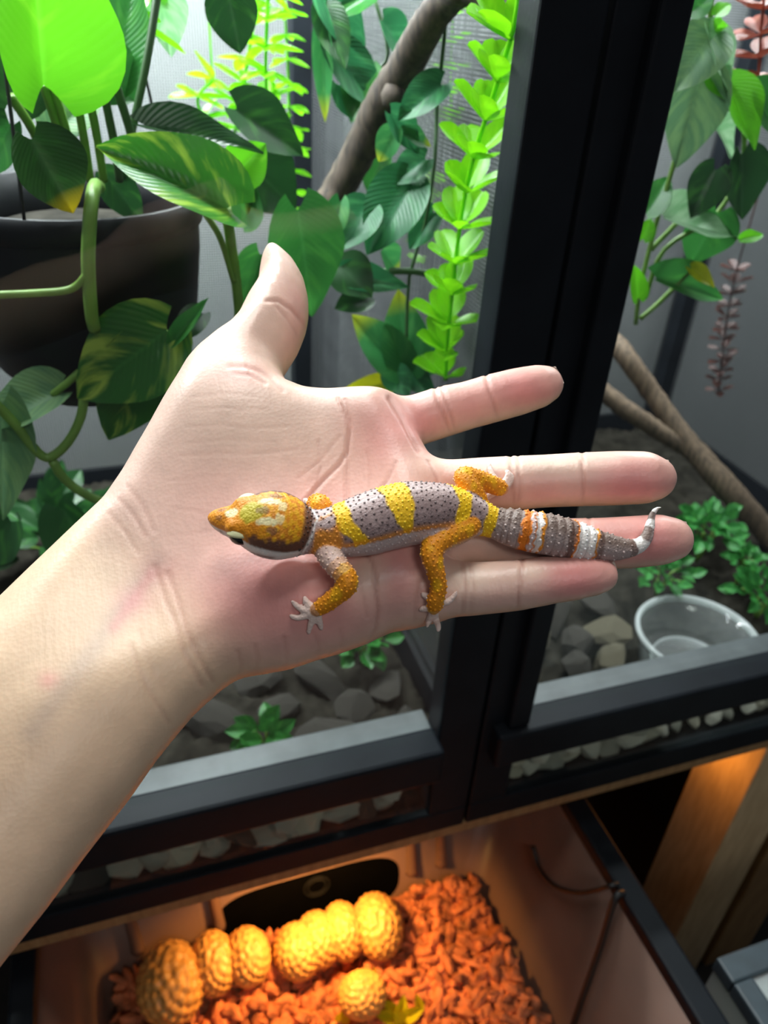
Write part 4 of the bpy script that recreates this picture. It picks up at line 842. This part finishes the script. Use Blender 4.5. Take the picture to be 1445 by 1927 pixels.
# plastic pothos vines behind the branch
def hang(t, top, m, r=.0008):
    top = np.asarray(top, float); tube('hanging_stem', [top, top + np.array([0, .002, (ZT - top[2]) * .5]), np.array([top[0], top[1], ZT - .0045])], r, m, t, 6, 8)
def vine(name, label, loc, group=None): return empty(name, loc, label, 'plant', group)
VY = .475
v1 = vine('plastic_pothos_vine', 'blue-green plastic pothos vine hanging right of the dark branch', atY(730, 500, VY))
for b, t, w, m in (((770, 345), (690, 478), 118, 'blue'), ((720, 470), (752, 512), 52, 'bluey'), ((830, 160), (748, 225), 74, 'blue'), ((735, 215), (790, 290), 60, 'blue'), ((745, 245), (712, 305), 54, 'bluey'), ((760, 250), (812, 275), 40, 'bluey'), ((800, 300), (735, 345), 66, 'blue'), ((640, 380), (625, 460), 46, 'bluey'), ((690, 390), (640, 470), 90, 'blue'), ((640, 520), (770, 540), 60, 'blue'), ((640, 500), (700, 560), 90, 'dark'), ((766, 690), (750, 545), 98, 'bluey'), ((752, 692), (664, 592), 92, 'bluey'), ((742, 722), (640, 738), 46, 'yg'), ((735, 700), (770, 745), 60, 'blue'), ((800, 690), (830, 610), 60, 'blue'), ((815, 400), (770, 470), 60, 'blue'), ((690, 560), (630, 580), 60, 'dark'), ((765, 700), (820, 745), 50, 'blue')):
    pleaf(v1, b, t, w, VY, m, Yt=VY + random.uniform(-.02, .01), fold=.28, droop=.08)
pstem(v1, [(838, -30, VY), (838, 40, VY), (832, 110, VY), (822, 200, VY + .01), (818, 300, VY), (800, 420, VY), (770, 520, VY), (765, 620, VY), (760, 700, VY), (740, 740, VY + .01)], 4, M_STEMDK); pstem(v1, [(630, 510, VY), (700, 512, VY), (770, 510, VY), (830, 520, VY)], 7, M_STEMDK)
v2 = vine('plastic_pothos_vine', 'blue-green plastic pothos vine hanging left of the dark branch', atY(650, 150, .57))
VY2 = .57
for b, t, w, m in (((600, -10), (690, 95), 100, 'blue'), ((700, -10), (630, 30), 60, 'mid'), ((605, 60), (612, 230), 40, 'bluey'), ((625, 95), (725, 215), 84, 'blue'), ((690, 130), (660, 230), 80, 'mid'), ((640, 160), (690, 235), 70, 'blue'), ((720, 40), (770, 110), 70, 'blue'), ((610, 20), (650, 130), 70, 'dark'), ((720, 290), (690, 360), 60, 'mid')):
    pleaf(v2, b, t, w, VY2, m, Yt=VY2 + random.uniform(-.02, .01), fold=.28, droop=.08)
pstem(v2, [(600, -30, VY2), (608, 40, VY2), (640, 110, VY2), (690, 140, VY2), (730, 100, VY2), (700, -20, VY2 + .01)], 4, M_STEMDK)

for v_, p_ in ((v1, atY(838, -30, VY)), (v2, atY(600, -30, VY2)), (v2, atY(700, -20, VY2 + .01))): hang(v_, p_, M_STEMDK, .0013)
# lime plastic strands
def strand(name, label, pts, step_px, ln, wd, m, shape, per, lean, group=None, jit=.35, box_=None):
    P = np.array(pts, float); t = vine(name, label, P[0], group); S_ = spline(P, 240); d = np.r_[0, np.cumsum(np.linalg.norm(np.diff(S_, axis=0), axis=1))]
    tube('stem', P, ln * .05, ML[m], t, 6, 40); hang(t, P[0], ML[m]); k = 0; s = 0.
    while s < d[-1]:
        i = int(np.searchsorted(d, s)); c = S_[min(i, len(S_) - 1)]; T_ = S_[min(i + 3, len(S_) - 1)] - S_[max(i - 3, 0)]; T_ /= np.linalg.norm(T_)
        u = np.cross(T_, [.3, 1, .2]); u /= np.linalg.norm(u); w = np.cross(T_, u); a0 = random.uniform(0, 6.28)
        for q in range(per):
            a = a0 + q * 2 * math.pi / per + random.uniform(-.25, .25); rd = math.cos(a) * u + math.sin(a) * w; le = lean + random.uniform(-jit, jit) * .6
            dr = rd * math.cos(le) - T_ * math.sin(le); l = ln * random.uniform(.8, 1.15)
            if box_:                              # leaves bend away from the screen and the glass
                q_ = c + dr * l; q_[0] = min(q_[0], box_[0]); q_[1] = max(q_[1], box_[1]); dr = (q_ - c) / np.linalg.norm(q_ - c)
            leaf(t, c, c + dr * l, wd * random.uniform(.85, 1.15), m, shape, .22, -.12, .03, face=-T_ * math.cos(le) - rd * math.sin(le))
        s += step_px
    return t
strand('plastic_strand', 'thick lime green plastic strand with spoon-shaped leaves beside the black frame', [atY(978, -20, .385), atY(964, 60, .387), atY(925, 190, .40), atY(890, 300, .41), atY(866, 420, .42), atY(850, 560, .425), atY(842, 640, .43), atY(838, 715, .435)], .0200, .0250, .0165, 'limep', 'spoon', 5, .45, box_=(.202, .382))
strand('plastic_strand', 'thin lime plastic strand hanging before the grey corner post', [atY(532, -30, .72), atY(540, 100, .72), atY(545, 250, .72), atY(552, 400, .72)], .017, .020, .012, 'limep', 'lance', 4, -.3)
for i, (lab, pts) in enumerate((('lime plastic sprig with starry leaves left of the thin strand', [(490, -30), (470, 90), (455, 180), (440, 260)]), ('lime plastic sprig with starry leaves before the white back screen', [(400, 150), (372, 190), (400, 260)]), ('short lime plastic sprig hanging above the dark pothos stem', [(262, -20), (268, 30), (258, 60)]), ('lime plastic sprig between the starry sprig and the thin strand', [(505, -20), (500, 120), (505, 250)]))):
    strand('plastic_sprig', lab, [atY(x, y, (.66, .66, .512, .605)[i]) for x, y in pts], .016, .024, .012, 'limep', 'lance', 5, -.15, jit=.8)
# the same kind of strand in the right terrarium, seen through the side screen
strand('plastic_strand', 'lime plastic strand seen blurred through the side screen', [atX(852, 30, .275), atX(848, 150, .275), atX(852, 260, .275)], .018, .018, .011, 'limep', 'lance', 4, .2)
strand('plastic_strand', 'short lime plastic strand low behind the side screen', [atX(815, 340, .275), atX(795, 420, .275), atX(782, 490, .275)], .016, .014, .010, 'limep', 'lance', 4, .2)

# right terrarium planting
RY = .46
v3 = vine('plastic_pothos_vine', 'pale green pothos vine hanging beside the black frame above the bare branches', atY(1300, 300, RY))
for b, t, w, m, fc in (((1335, 70), (1268, 170), 110, 'grey', None), ((1330, 60), (1375, 175), 90, 'pale', (.1, -.6, .8)), ((1318, 138), (1275, 318), 118, 'grey', None), ((1330, 130), (1372, 190), 70, 'lime', (0, -.8, .4)), ((1372, 160), (1425, 280), 92, 'lime', (.2, -.9, .1)), ((1345, 240), (1385, 300), 70, 'pale', None), ((1395, 290), (1400, 415), 95, 'dark', None), ((1345, 320), (1300, 410), 80, 'dark', None), ((1250, 410), (1395, 440), 105, 'pale', (-.1, -.5, .85)), ((1350, 400), (1300, 500), 100, 'mid', None), ((1235, 525), (1368, 560), 70, 'mid', None), ((1300, 505), (1345, 540), 34, 'yg', None), ((1392, 452), (1438, 440), 26, 'lime', None), ((1210, 450), (1225, 410), 36, 'lime', None), ((1200, 560), (1195, 500), 40, 'lime', None), ((1420, 170), (1470, 260), 80, 'mid', None), ((1300, 20), (1345, -20), 60, 'mid', None), ((1345, 30), (1375, 5), 30, 'lime', None), ((1345, 60), (1362, 35), 30, 'lime', None), ((1215, 400), (1260, 330), 60, 'mid', None)):
    pleaf(v3, b, t, w, RY, m, Yt=RY + random.uniform(-.02, .015), fold=.25, droop=.1, face=fc)
for pts in ([(1340, -20), (1332, 70), (1310, 140), (1270, 300), (1235, 420), (1205, 540), (1196, 610)], [(1330, 140), (1380, 165), (1400, 290), (1350, 400), (1250, 470), (1215, 560)], [(1225, 470), (1290, 400), (1310, 360)], [(1305, 500), (1250, 560), (1205, 600)]): pstem(v3, [(x, y, RY + .005) for x, y in pts], 5, M_STEM)
hang(v3, atY(1340, -20, RY + .005), M_STEM, .0015)
rp = strand('red_plastic_vine', 'red plastic vine hanging at the top of the right terrarium', [atY(1440, -30, .486), atY(1432, 60, .486), atY(1428, 130, .486), atY(1420, 175, .486)], .014, .020, .014, 'red', 'spoon', 5, .2)
strand('red_plastic_vine', 'dark rust-coloured plastic vine hanging against the grey back screen', [atY(1385, 510, .66), atY(1368, 600, .66), atY(1358, 680, .66), atY(1352, 745, .66)], .013, .017, .010, 'rust', 'spoon', 4, .2)
rb = empty('branch', atY(1300, 820, .62), 'brown forked branch slanting down across the right terrarium', 'branch')
tube('main_limb', [atY(1078, 575, .868), atY(1120, 612, .76), atY(1165, 655, .68), atY(1230, 745, .65), atY(1290, 830, .62), atY(1370, 920, .58), atY(1450, 1010, .55), atZ(1490, 1052, .852)], [.010, .011, .011, .011, .013, .014, .014, .013], M_BRANCHR, rb, 12, 60, .08)
tube('side_limb', [atY(1110, 715, .66), atY(1170, 765, .64), atY(1230, 805, .63), atY(1285, 840, .62)], [.009, .010, .010, .010], M_BRANCHR, rb, 10, 30, .08)

def bush(label, px, py, z, rpx, n, ln, m='bush'):
    c = atZ(px, py, z); t = vine('leafy_plant', label, (c[0], c[1], .842)); R_ = rpx * depth(c) / F_PX
    for q in range(5):
        a = q * 1.26; tube('stem', [np.array([c[0], c[1], .842]), c + np.array([math.cos(a) * R_ * .3, math.sin(a) * R_ * .3, 0]), c + np.array([math.cos(a) * R_ * .7, math.sin(a) * R_ * .7, R_ * .25])], .0012, M_STEM, t, 5, 10)
    for q in range(n):
        d = RNG.normal(size=3); d /= np.linalg.norm(d); d[2] = abs(d[2]) * .9; p = c + d * R_ * RNG.uniform(.35, .95); e = d * .7 + np.array([RNG.uniform(-.5, .5), RNG.uniform(-.6, .2), RNG.uniform(-.3, .3)])
        e /= np.linalg.norm(e); leaf(t, p, p + e * ln * RNG.uniform(.7, 1.2), ln * .62, m, 'lance', .2, .1, .04, face=(RNG.uniform(-.5, .5), -.6, .8))
bush('leafy green plant under the slanting branch, behind the clear cup', 1330, 1000, .885, 58, 60, .020)
bush('bright leafy plant right of the clear cup', 1436, 1128, .868, 60, 64, .019)
bush('low leafy plant left behind the clear cup', 1245, 1085, .868, 55, 40, .018)
bush('leafy plant between the cup and the slanting branch', 1402, 1054, .880, 26, 34, .014)
bush('low dark leafy plant on the soil below the gecko', 686, 1215, .868, 50, 30, .022, 'mid')
bush('dark leafy plant on the soil under the hanging pothos vines', 110, 1020, .885, 110, 60, .035, 'dark')
bush('small dark leafy plant below the wrist on the soil', 500, 1390, .860, 36, 20, .02, 'mid')

# clear plastic cup
M_CUP = mat_glass('clear_plastic', (.93, .95, .94), 1.6, .09, .12); M_CUPR = mat_glass('clear_plastic_rim', (.93, .95, .94), 1.6, .34, .12)
cup = empty('plastic_cup', (CC[0], CC[1], CC[2] - .038), 'empty clear plastic cup standing on the soil behind the sill', 'cup')
lathe('cup_wall', [(CR * .80, -.038), (CR * .82, -.036), (CR * .93, .0), (CR * .94, .004), (CR * .925, .004), (CR * .81, -.034)], CC, M_CUP, cup, 56)
lathe('rim', [(CR * .93, 0), (CR * 1.0, .001), (CR * 1.01, .004), (CR * .99, .006), (CR * .93, .005), (CR * .925, .0)], CC, M_CUPR, cup, 56)
lathe('cup_base', [(CR * .81, -.036), (CR * .6, -.034), (CR * .58, -.031), (0, -.031)], CC, M_CUP, cup, 56)
lathe('base_ring', [(CR * .58, -.034), (CR * .60, -.030), (CR * .62, -.034)], CC, M_CUPR, cup, 56)

# ------------------------------------------------------------------ lower shelf: plastic tub under the heat lamp
TX0, TX1, TY0, TY1, TZ0, TZ1 = -.125, .335, .06, .466, .3078, .748
tub = empty('plastic_tub', ((TX0 + TX1) / 2, (TY0 + TY1) / 2, TZ0), 'brown plastic tub with black rim under the heat lamp', 'tub')
def tub_wall():
    bm = bmesh.new(); ins = .058
    top = [(TX0, TY0), (TX1, TY0), (TX1, TY1), (TX0, TY1)]; bot = [(TX0 + ins, TY0 + ins), (TX1 - ins, TY0 + ins), (TX1 - ins, TY1 - ins), (TX0 + ins, TY1 - ins)]
    vt = [bm.verts.new((*p, TZ1)) for p in top]; vb = [bm.verts.new((*p, TZ0)) for p in bot]
    for i in range(4): bm.faces.new((vb[i], vb[(i + 1) % 4], vt[(i + 1) % 4], vt[i]))
    bm.faces.new(vb[::-1]); bmesh.ops.recalc_face_normals(bm, faces=bm.faces)
    bmesh.ops.bevel(bm, geom=[e for e in bm.edges if not e.is_boundary], offset=.022, segments=5, profile=.5, affect='EDGES'); return bm
o = link('tub_shell', from_bm('tub_shell', tub_wall(), True), M_TUB, tub); sol = o.modifiers.new('thick', 'SOLIDIFY'); sol.thickness = .0025; sol.offset = 1
boxes('rim', [(TX0 - .012, TX0 + .006, TY0, TY1, TZ1 - .014, TZ1 + .001), (TX1 - .002, TX1 + .020, TY0, TY1, TZ1 - .014, TZ1 + .001), (TX0 - .012, TX1 + .02, TY0 - .012, TY0 + .004, TZ1 - .014, TZ1 + .001), (TX0 - .012, TX1 + .02, TY1 - .004, TY1 + .008, TZ1 - .014, TZ1 + .001)], M_FRAME, tub, .003)
for px, py, hh in ((405, 1700, 0), (247, 1735, 0), (775, 1600, 0), (830, 1590, 0)):      # moulded ribs on the back wall
    p = atY(px, py, .445); x = p[0]; tube('rib', [np.array([x - .006, .462, .735]), np.array([x - .004, .453, .66]), np.array([x, .4445, .59]), np.array([x + .001, .441, .566])], [.005, .005, .006, .007], M_TUB, tub, 8, 16)
def oval_plate(name, cx, cz, hw, hh, y, th, tilt, m, parent):
    bm = bmesh.new(); n = 40; vs_ = []
    for k_ in range(n):
        a = 2 * math.pi * k_ / n; sx = math.copysign(abs(math.cos(a)) ** .45, math.cos(a)); sz = math.copysign(abs(math.sin(a)) ** .7, math.sin(a)); vs_.append(bm.verts.new((cx + hw * sx, y + (hh * sz) * tilt, cz + hh * sz)))
    f = bm.faces.new(vs_); r = bmesh.ops.extrude_face_region(bm, geom=[f]); bmesh.ops.translate(bm, vec=(0, -th, 0), verts=[v for v in r['geom'] if isinstance(v, bmesh.types.BMVert)])
    return link(name, from_bm(name, bm), m, parent)
a = atY(403, 1690, .446); b = atY(750, 1630, .446); hc = atY(575, 1690, .446)
plate = oval_plate('cutout_dark_plate', (a[0] + b[0]) / 2, hc[2], (b[0] - a[0]) / 2, .040, .4455, .004, .13, mat('painted_hole_dark', (.002, .002, .002), 1.0, spec=0, noise=.1), tub)  # solid plate, its black colour stands in for the darkness of the handle hole
c = atY(597, 1672, .4405); bm = bmesh.new()
for R_ in (.0135, .0095):
    me_ = []
    for k_ in range(28):
        for q in range(6):
            A_ = 2 * math.pi * k_ / 28; B_ = 2 * math.pi * q / 6; rr = R_ + .0011 * math.cos(B_); me_.append(bm.verts.new((c[0] + rr * math.cos(A_), c[1] + .002 + .0011 * math.sin(B_) + .13 * rr * math.sin(A_), c[2] + rr * math.sin(A_))))
    for k_ in range(28):
        for q in range(6): bm.faces.new((me_[k_ * 6 + q], me_[((k_ + 1) % 28) * 6 + q], me_[((k_ + 1) % 28) * 6 + (q + 1) % 6], me_[k_ * 6 + (q + 1) % 6]))
rg = link('embossed_ring', from_bm('embossed_ring', bm, True), mat('dull_ring', (.008, .008, .009), .8, spec=.05, noise=.1), plate)
SZ = .552                                   # level of the chips
M_CHIP = mat('red_chips', (.50, .155, .06), .75, noise=.6, nscale=70, bump=.4, bscale=250)
rg_ = np.random.default_rng(5); Vc = []; Fc = []
ico = bmesh.new(); bmesh.ops.create_icosphere(ico, subdivisions=1, radius=1); iv = np.array([v.co[:] for v in ico.verts]); ifc = [[v.index for v in f.verts] for f in ico.faces]; ico.free()
bx0, bx1, by0, by1 = TX0 + .039, TX1 - .039, TY0 + .03, TY1 - .038
gxn = 30; base_i = 0
for lay in range(2):
    for q in range(2600 if lay else 900):
        x = rg_.uniform(bx0, bx1); y = rg_.uniform(max(by0, .14), by1); z = SZ - .006 + .010 * rg_.uniform(-1, 1) * lay + .008 * math.sin(x * 40) * math.sin(y * 37)
        ln = rg_.uniform(.0055, .015); r = rg_.uniform(.0032, .0066); Rm = np.array(Matrix.Rotation(rg_.uniform(0, 6.28), 3, 'Z') @ Matrix.Rotation(rg_.uniform(-.6, .6), 3, 'Y'))
        P = (iv * (1 + .30 * rg_.uniform(-1, 1, iv.shape))) * np.array([ln, r, r]) @ Rm.T + [x, y, z]; b0 = len(Vc); Vc.extend(P); Fc.extend([[b0 + k_ for k_ in f] for f in ifc])
b0 = len(Vc); Vc.extend([(bx0, by0, SZ - .012), (bx1, by0, SZ - .012), (bx1, by1, SZ - .012), (bx0, by1, SZ - .012)]); Fc.append([b0, b0 + 1, b0 + 2, b0 + 3])
tag(link('wood_chips', mesh_np('wood_chips', Vc, Fc, False), M_CHIP), 'reddish wood chips filling the brown tub', 'chips', kind='stuff')
# knobbly lumps in a row
M_LUMP = mat('knobbly_orange', (.62, .32, .085), .40, noise=.25, nscale=90)
def lump(px, py, rx, ry, seed, parent, sy=1.0):
    c = atZ(px, py, SZ + .022); m_ = depth(c) / F_PX; bm = bmesh.new(); bmesh.ops.create_icosphere(bm, subdivisions=5, radius=1); r_ = np.random.default_rng(seed)
    n = 150; k_ = np.arange(n) + .5; ph = np.arccos(1 - 2 * k_ / n); th = math.pi * (1 + 5 ** .5) * k_ + r_.uniform(0, 6); D = np.stack([np.cos(th) * np.sin(ph), np.sin(th) * np.sin(ph), np.cos(ph)], 1)
    for v in bm.verts:
        u = np.array(v.co); d = np.sort(np.arccos(np.clip(D @ u, -1, 1)))[0]; s_ = .92 + .13 * math.sqrt(max(0, 1 - (d / .165) ** 2))
        v.co = Vector((c[0] + u[0] * s_ * rx * m_, c[1] + u[1] * s_ * ry * m_ * 1.0 * sy, c[2] + u[2] * s_ * ry * m_ * .9))
    return link('knobbly_lump', from_bm('knobbly_lump', bm, True), M_LUMP, parent)
row = empty('knobbly_hide', atZ(500, 1790, SZ), 'row of knobbly orange lumps glowing under the heat lamp', 'hide')
for i, (px, py, rx, ry) in enumerate(((322, 1850, 62, 72), (402, 1812, 42, 56), (466, 1800, 42, 52), (560, 1790, 44, 50), (598, 1768, 42, 50), (645, 1752, 38, 52), (710, 1742, 46, 58))): lump(px, py, rx, ry, i, row)
k2 = empty('knobbly_ball', atZ(682, 1870, SZ), 'single knobbly orange ball lying in the chips before the row', 'ball'); lump(682, 1872, 45, 42, 31, k2)
suc = empty('plastic_succulent', atZ(745, 1905, SZ), 'small yellow-green plastic succulent among the reddish chips', 'plant')
for (b, t, w) in (((745, 1915), (720, 1880), 26), ((750, 1915), (760, 1870), 24), ((752, 1920), (800, 1895), 26), ((745, 1920), (700, 1905), 24), ((790, 1910), (782, 1868), 20), ((698, 1850), (704, 1818), 18), ((640, 1925), (650, 1895), 30), ((755, 1930), (740, 1900), 30)):
    p, q = atZ(*b, SZ + .002), atZ(*t, SZ + .020); leaf(suc, p, q, w * depth(p) / F_PX, 'yg', 'lance', .35, -.1, .0, face=(0, -.4, .9))
# heat lamp fixed under the shelf, out of sight behind its edge
hl = empty('heat_lamp', (.11, .388, .764), 'small domed heat lamp fixed under the wooden shelf', 'lamp')
lathe('shade', [(.008, 0), (.011, -.003), (.019, -.011), (.022, -.018), (.021, -.018), (.017, -.010), (.008, -.004)], (.11, .388, .764), M_BLACK, hl, 28)
lathe('bulb', [(0, -.020), (.008, -.017), (.011, -.010), (.007, -.004), (0, -.004)], (.11, .388, .764), mat('bulb_glass', (.9, .5, .2), .3), hl, 20)
hd_ = bpy.data.lights.new('heat_glow', 'SPOT'); hd_.energy = P_HEAT; hd_.color = (1.0, .50, .13); hd_.shadow_soft_size = .012; hd_.spot_size = math.radians(128); hd_.spot_blend = .7; ho = bpy.data.objects.new('heat_glow', hd_); COL.objects.link(ho); ho.location = (.11, .388, .709); ho.parent = hl; ho.matrix_parent_inverse = Matrix.Translation((-.11, -.388, -.764))
hl2 = empty('heat_lamp', (.505, .405, .764), 'small domed heat lamp under the shelf beside the pale post', 'lamp')
lathe('shade', [(.008, 0), (.011, -.003), (.019, -.011), (.022, -.018), (.021, -.018), (.017, -.010), (.008, -.004)], (.505, .405, .764), M_BLACK, hl2, 28)
lathe('bulb', [(0, -.020), (.008, -.017), (.011, -.010), (.007, -.004), (0, -.004)], (.505, .405, .764), mat('bulb_glass', (.9, .5, .2), .3), hl2, 20)
hd2 = bpy.data.lights.new('heat_glow', 'POINT'); hd2.energy = .22; hd2.color = (1.0, .36, .05); hd2.shadow_soft_size = .015; h2 = bpy.data.objects.new('heat_glow', hd2); COL.objects.link(h2); h2.location = (.505, .405, .725); h2.parent = hl2; h2.matrix_parent_inverse = Matrix.Translation((-.505, -.405, -.764))
# cables
def on_wall(px, py, off=.0042):
    """where a line of sight meets the inner face of the tub's right wall"""
    r = ray(px, py); k_ = .058 / (TZ1 - TZ0); t = (TX1 - off - k_ * (TZ1 - CAM[2]) - CAM[0]) / (r[0] - k_ * r[2]); return CAM + r * t
tube('lamp_cable', [on_wall(1002, 1592), on_wall(1015, 1635), on_wall(1045, 1668), on_wall(1085, 1680, .006), on_wall(1118, 1676, .007), atZ(1146, 1668, TZ1 + .0035), atZ(1163, 1664, TZ1 + .0032)], .0022, M_CABLE, None, 8, 40); tag(bpy.data.objects['lamp_cable'], 'thin black cable looping over the tub wall', 'cable')
tube('power_cable', [atZ(1172, 1680, TZ1 + .0042), atZ(1156, 1694, TZ1 + .0042), on_wall(1130, 1780, .008), on_wall(1095, 1880, .009), on_wall(1072, 1950, .010), atZ(1040, 2050, .572)], .0030, M_CABLE, None, 8, 30); tag(bpy.data.objects['power_cable'], 'straight black power cable hanging into the tub from its rim', 'cable')
# black framed glass tank beside the tub
gx0, gy1, gzt = .374, .203, .752; tk = empty('glass_tank', (.52, .05, .306), 'small black-framed glass tank beside the brown tub', 'tank')
boxes('top_frame', [(gx0, gx0 + .30, gy1 - .020, gy1, gzt - .016, gzt), (gx0, gx0 + .018, -.12, gy1 - .020, gzt - .016, gzt), (gx0 + .28, gx0 + .30, -.12, gy1 - .02, gzt - .016, gzt), (gx0, gx0 + .30, -.14, -.12, gzt - .016, gzt)], mat('slate_frame', (.03, .045, .055), .45, noise=.2), tk, .002)
boxes('bottom_frame', [(gx0, gx0 + .30, -.14, gy1, .306, .325)], M_FRAME, tk)
M_TANK = mat_glass('tank_glass', (.75, .80, .78), 1.0, .30, .1)
for b in ((gx0 + .002, gx0 + .006, -.138, gy1 - .002, .325, gzt - .016), (gx0 + .294, gx0 + .298, -.138, gy1 - .002, .325, gzt - .016), (gx0 + .006, gx0 + .294, gy1 - .006, gy1 - .002, .325, gzt - .016), (gx0 + .006, gx0 + .294, -.138, -.134, .325, gzt - .016)): box('glass_pane', b, M_TANK, tk, 0)
box('lid_pane', (gx0 + .018, gx0 + .28, -.12, gy1 - .020, gzt - .008, gzt - .004), M_TANK, tk, 0)
tag(box('tank_soil', (gx0 + .008, gx0 + .292, -.132, gy1 - .008, .326, .60), M_BARK[1], tk, .004), kind='stuff')
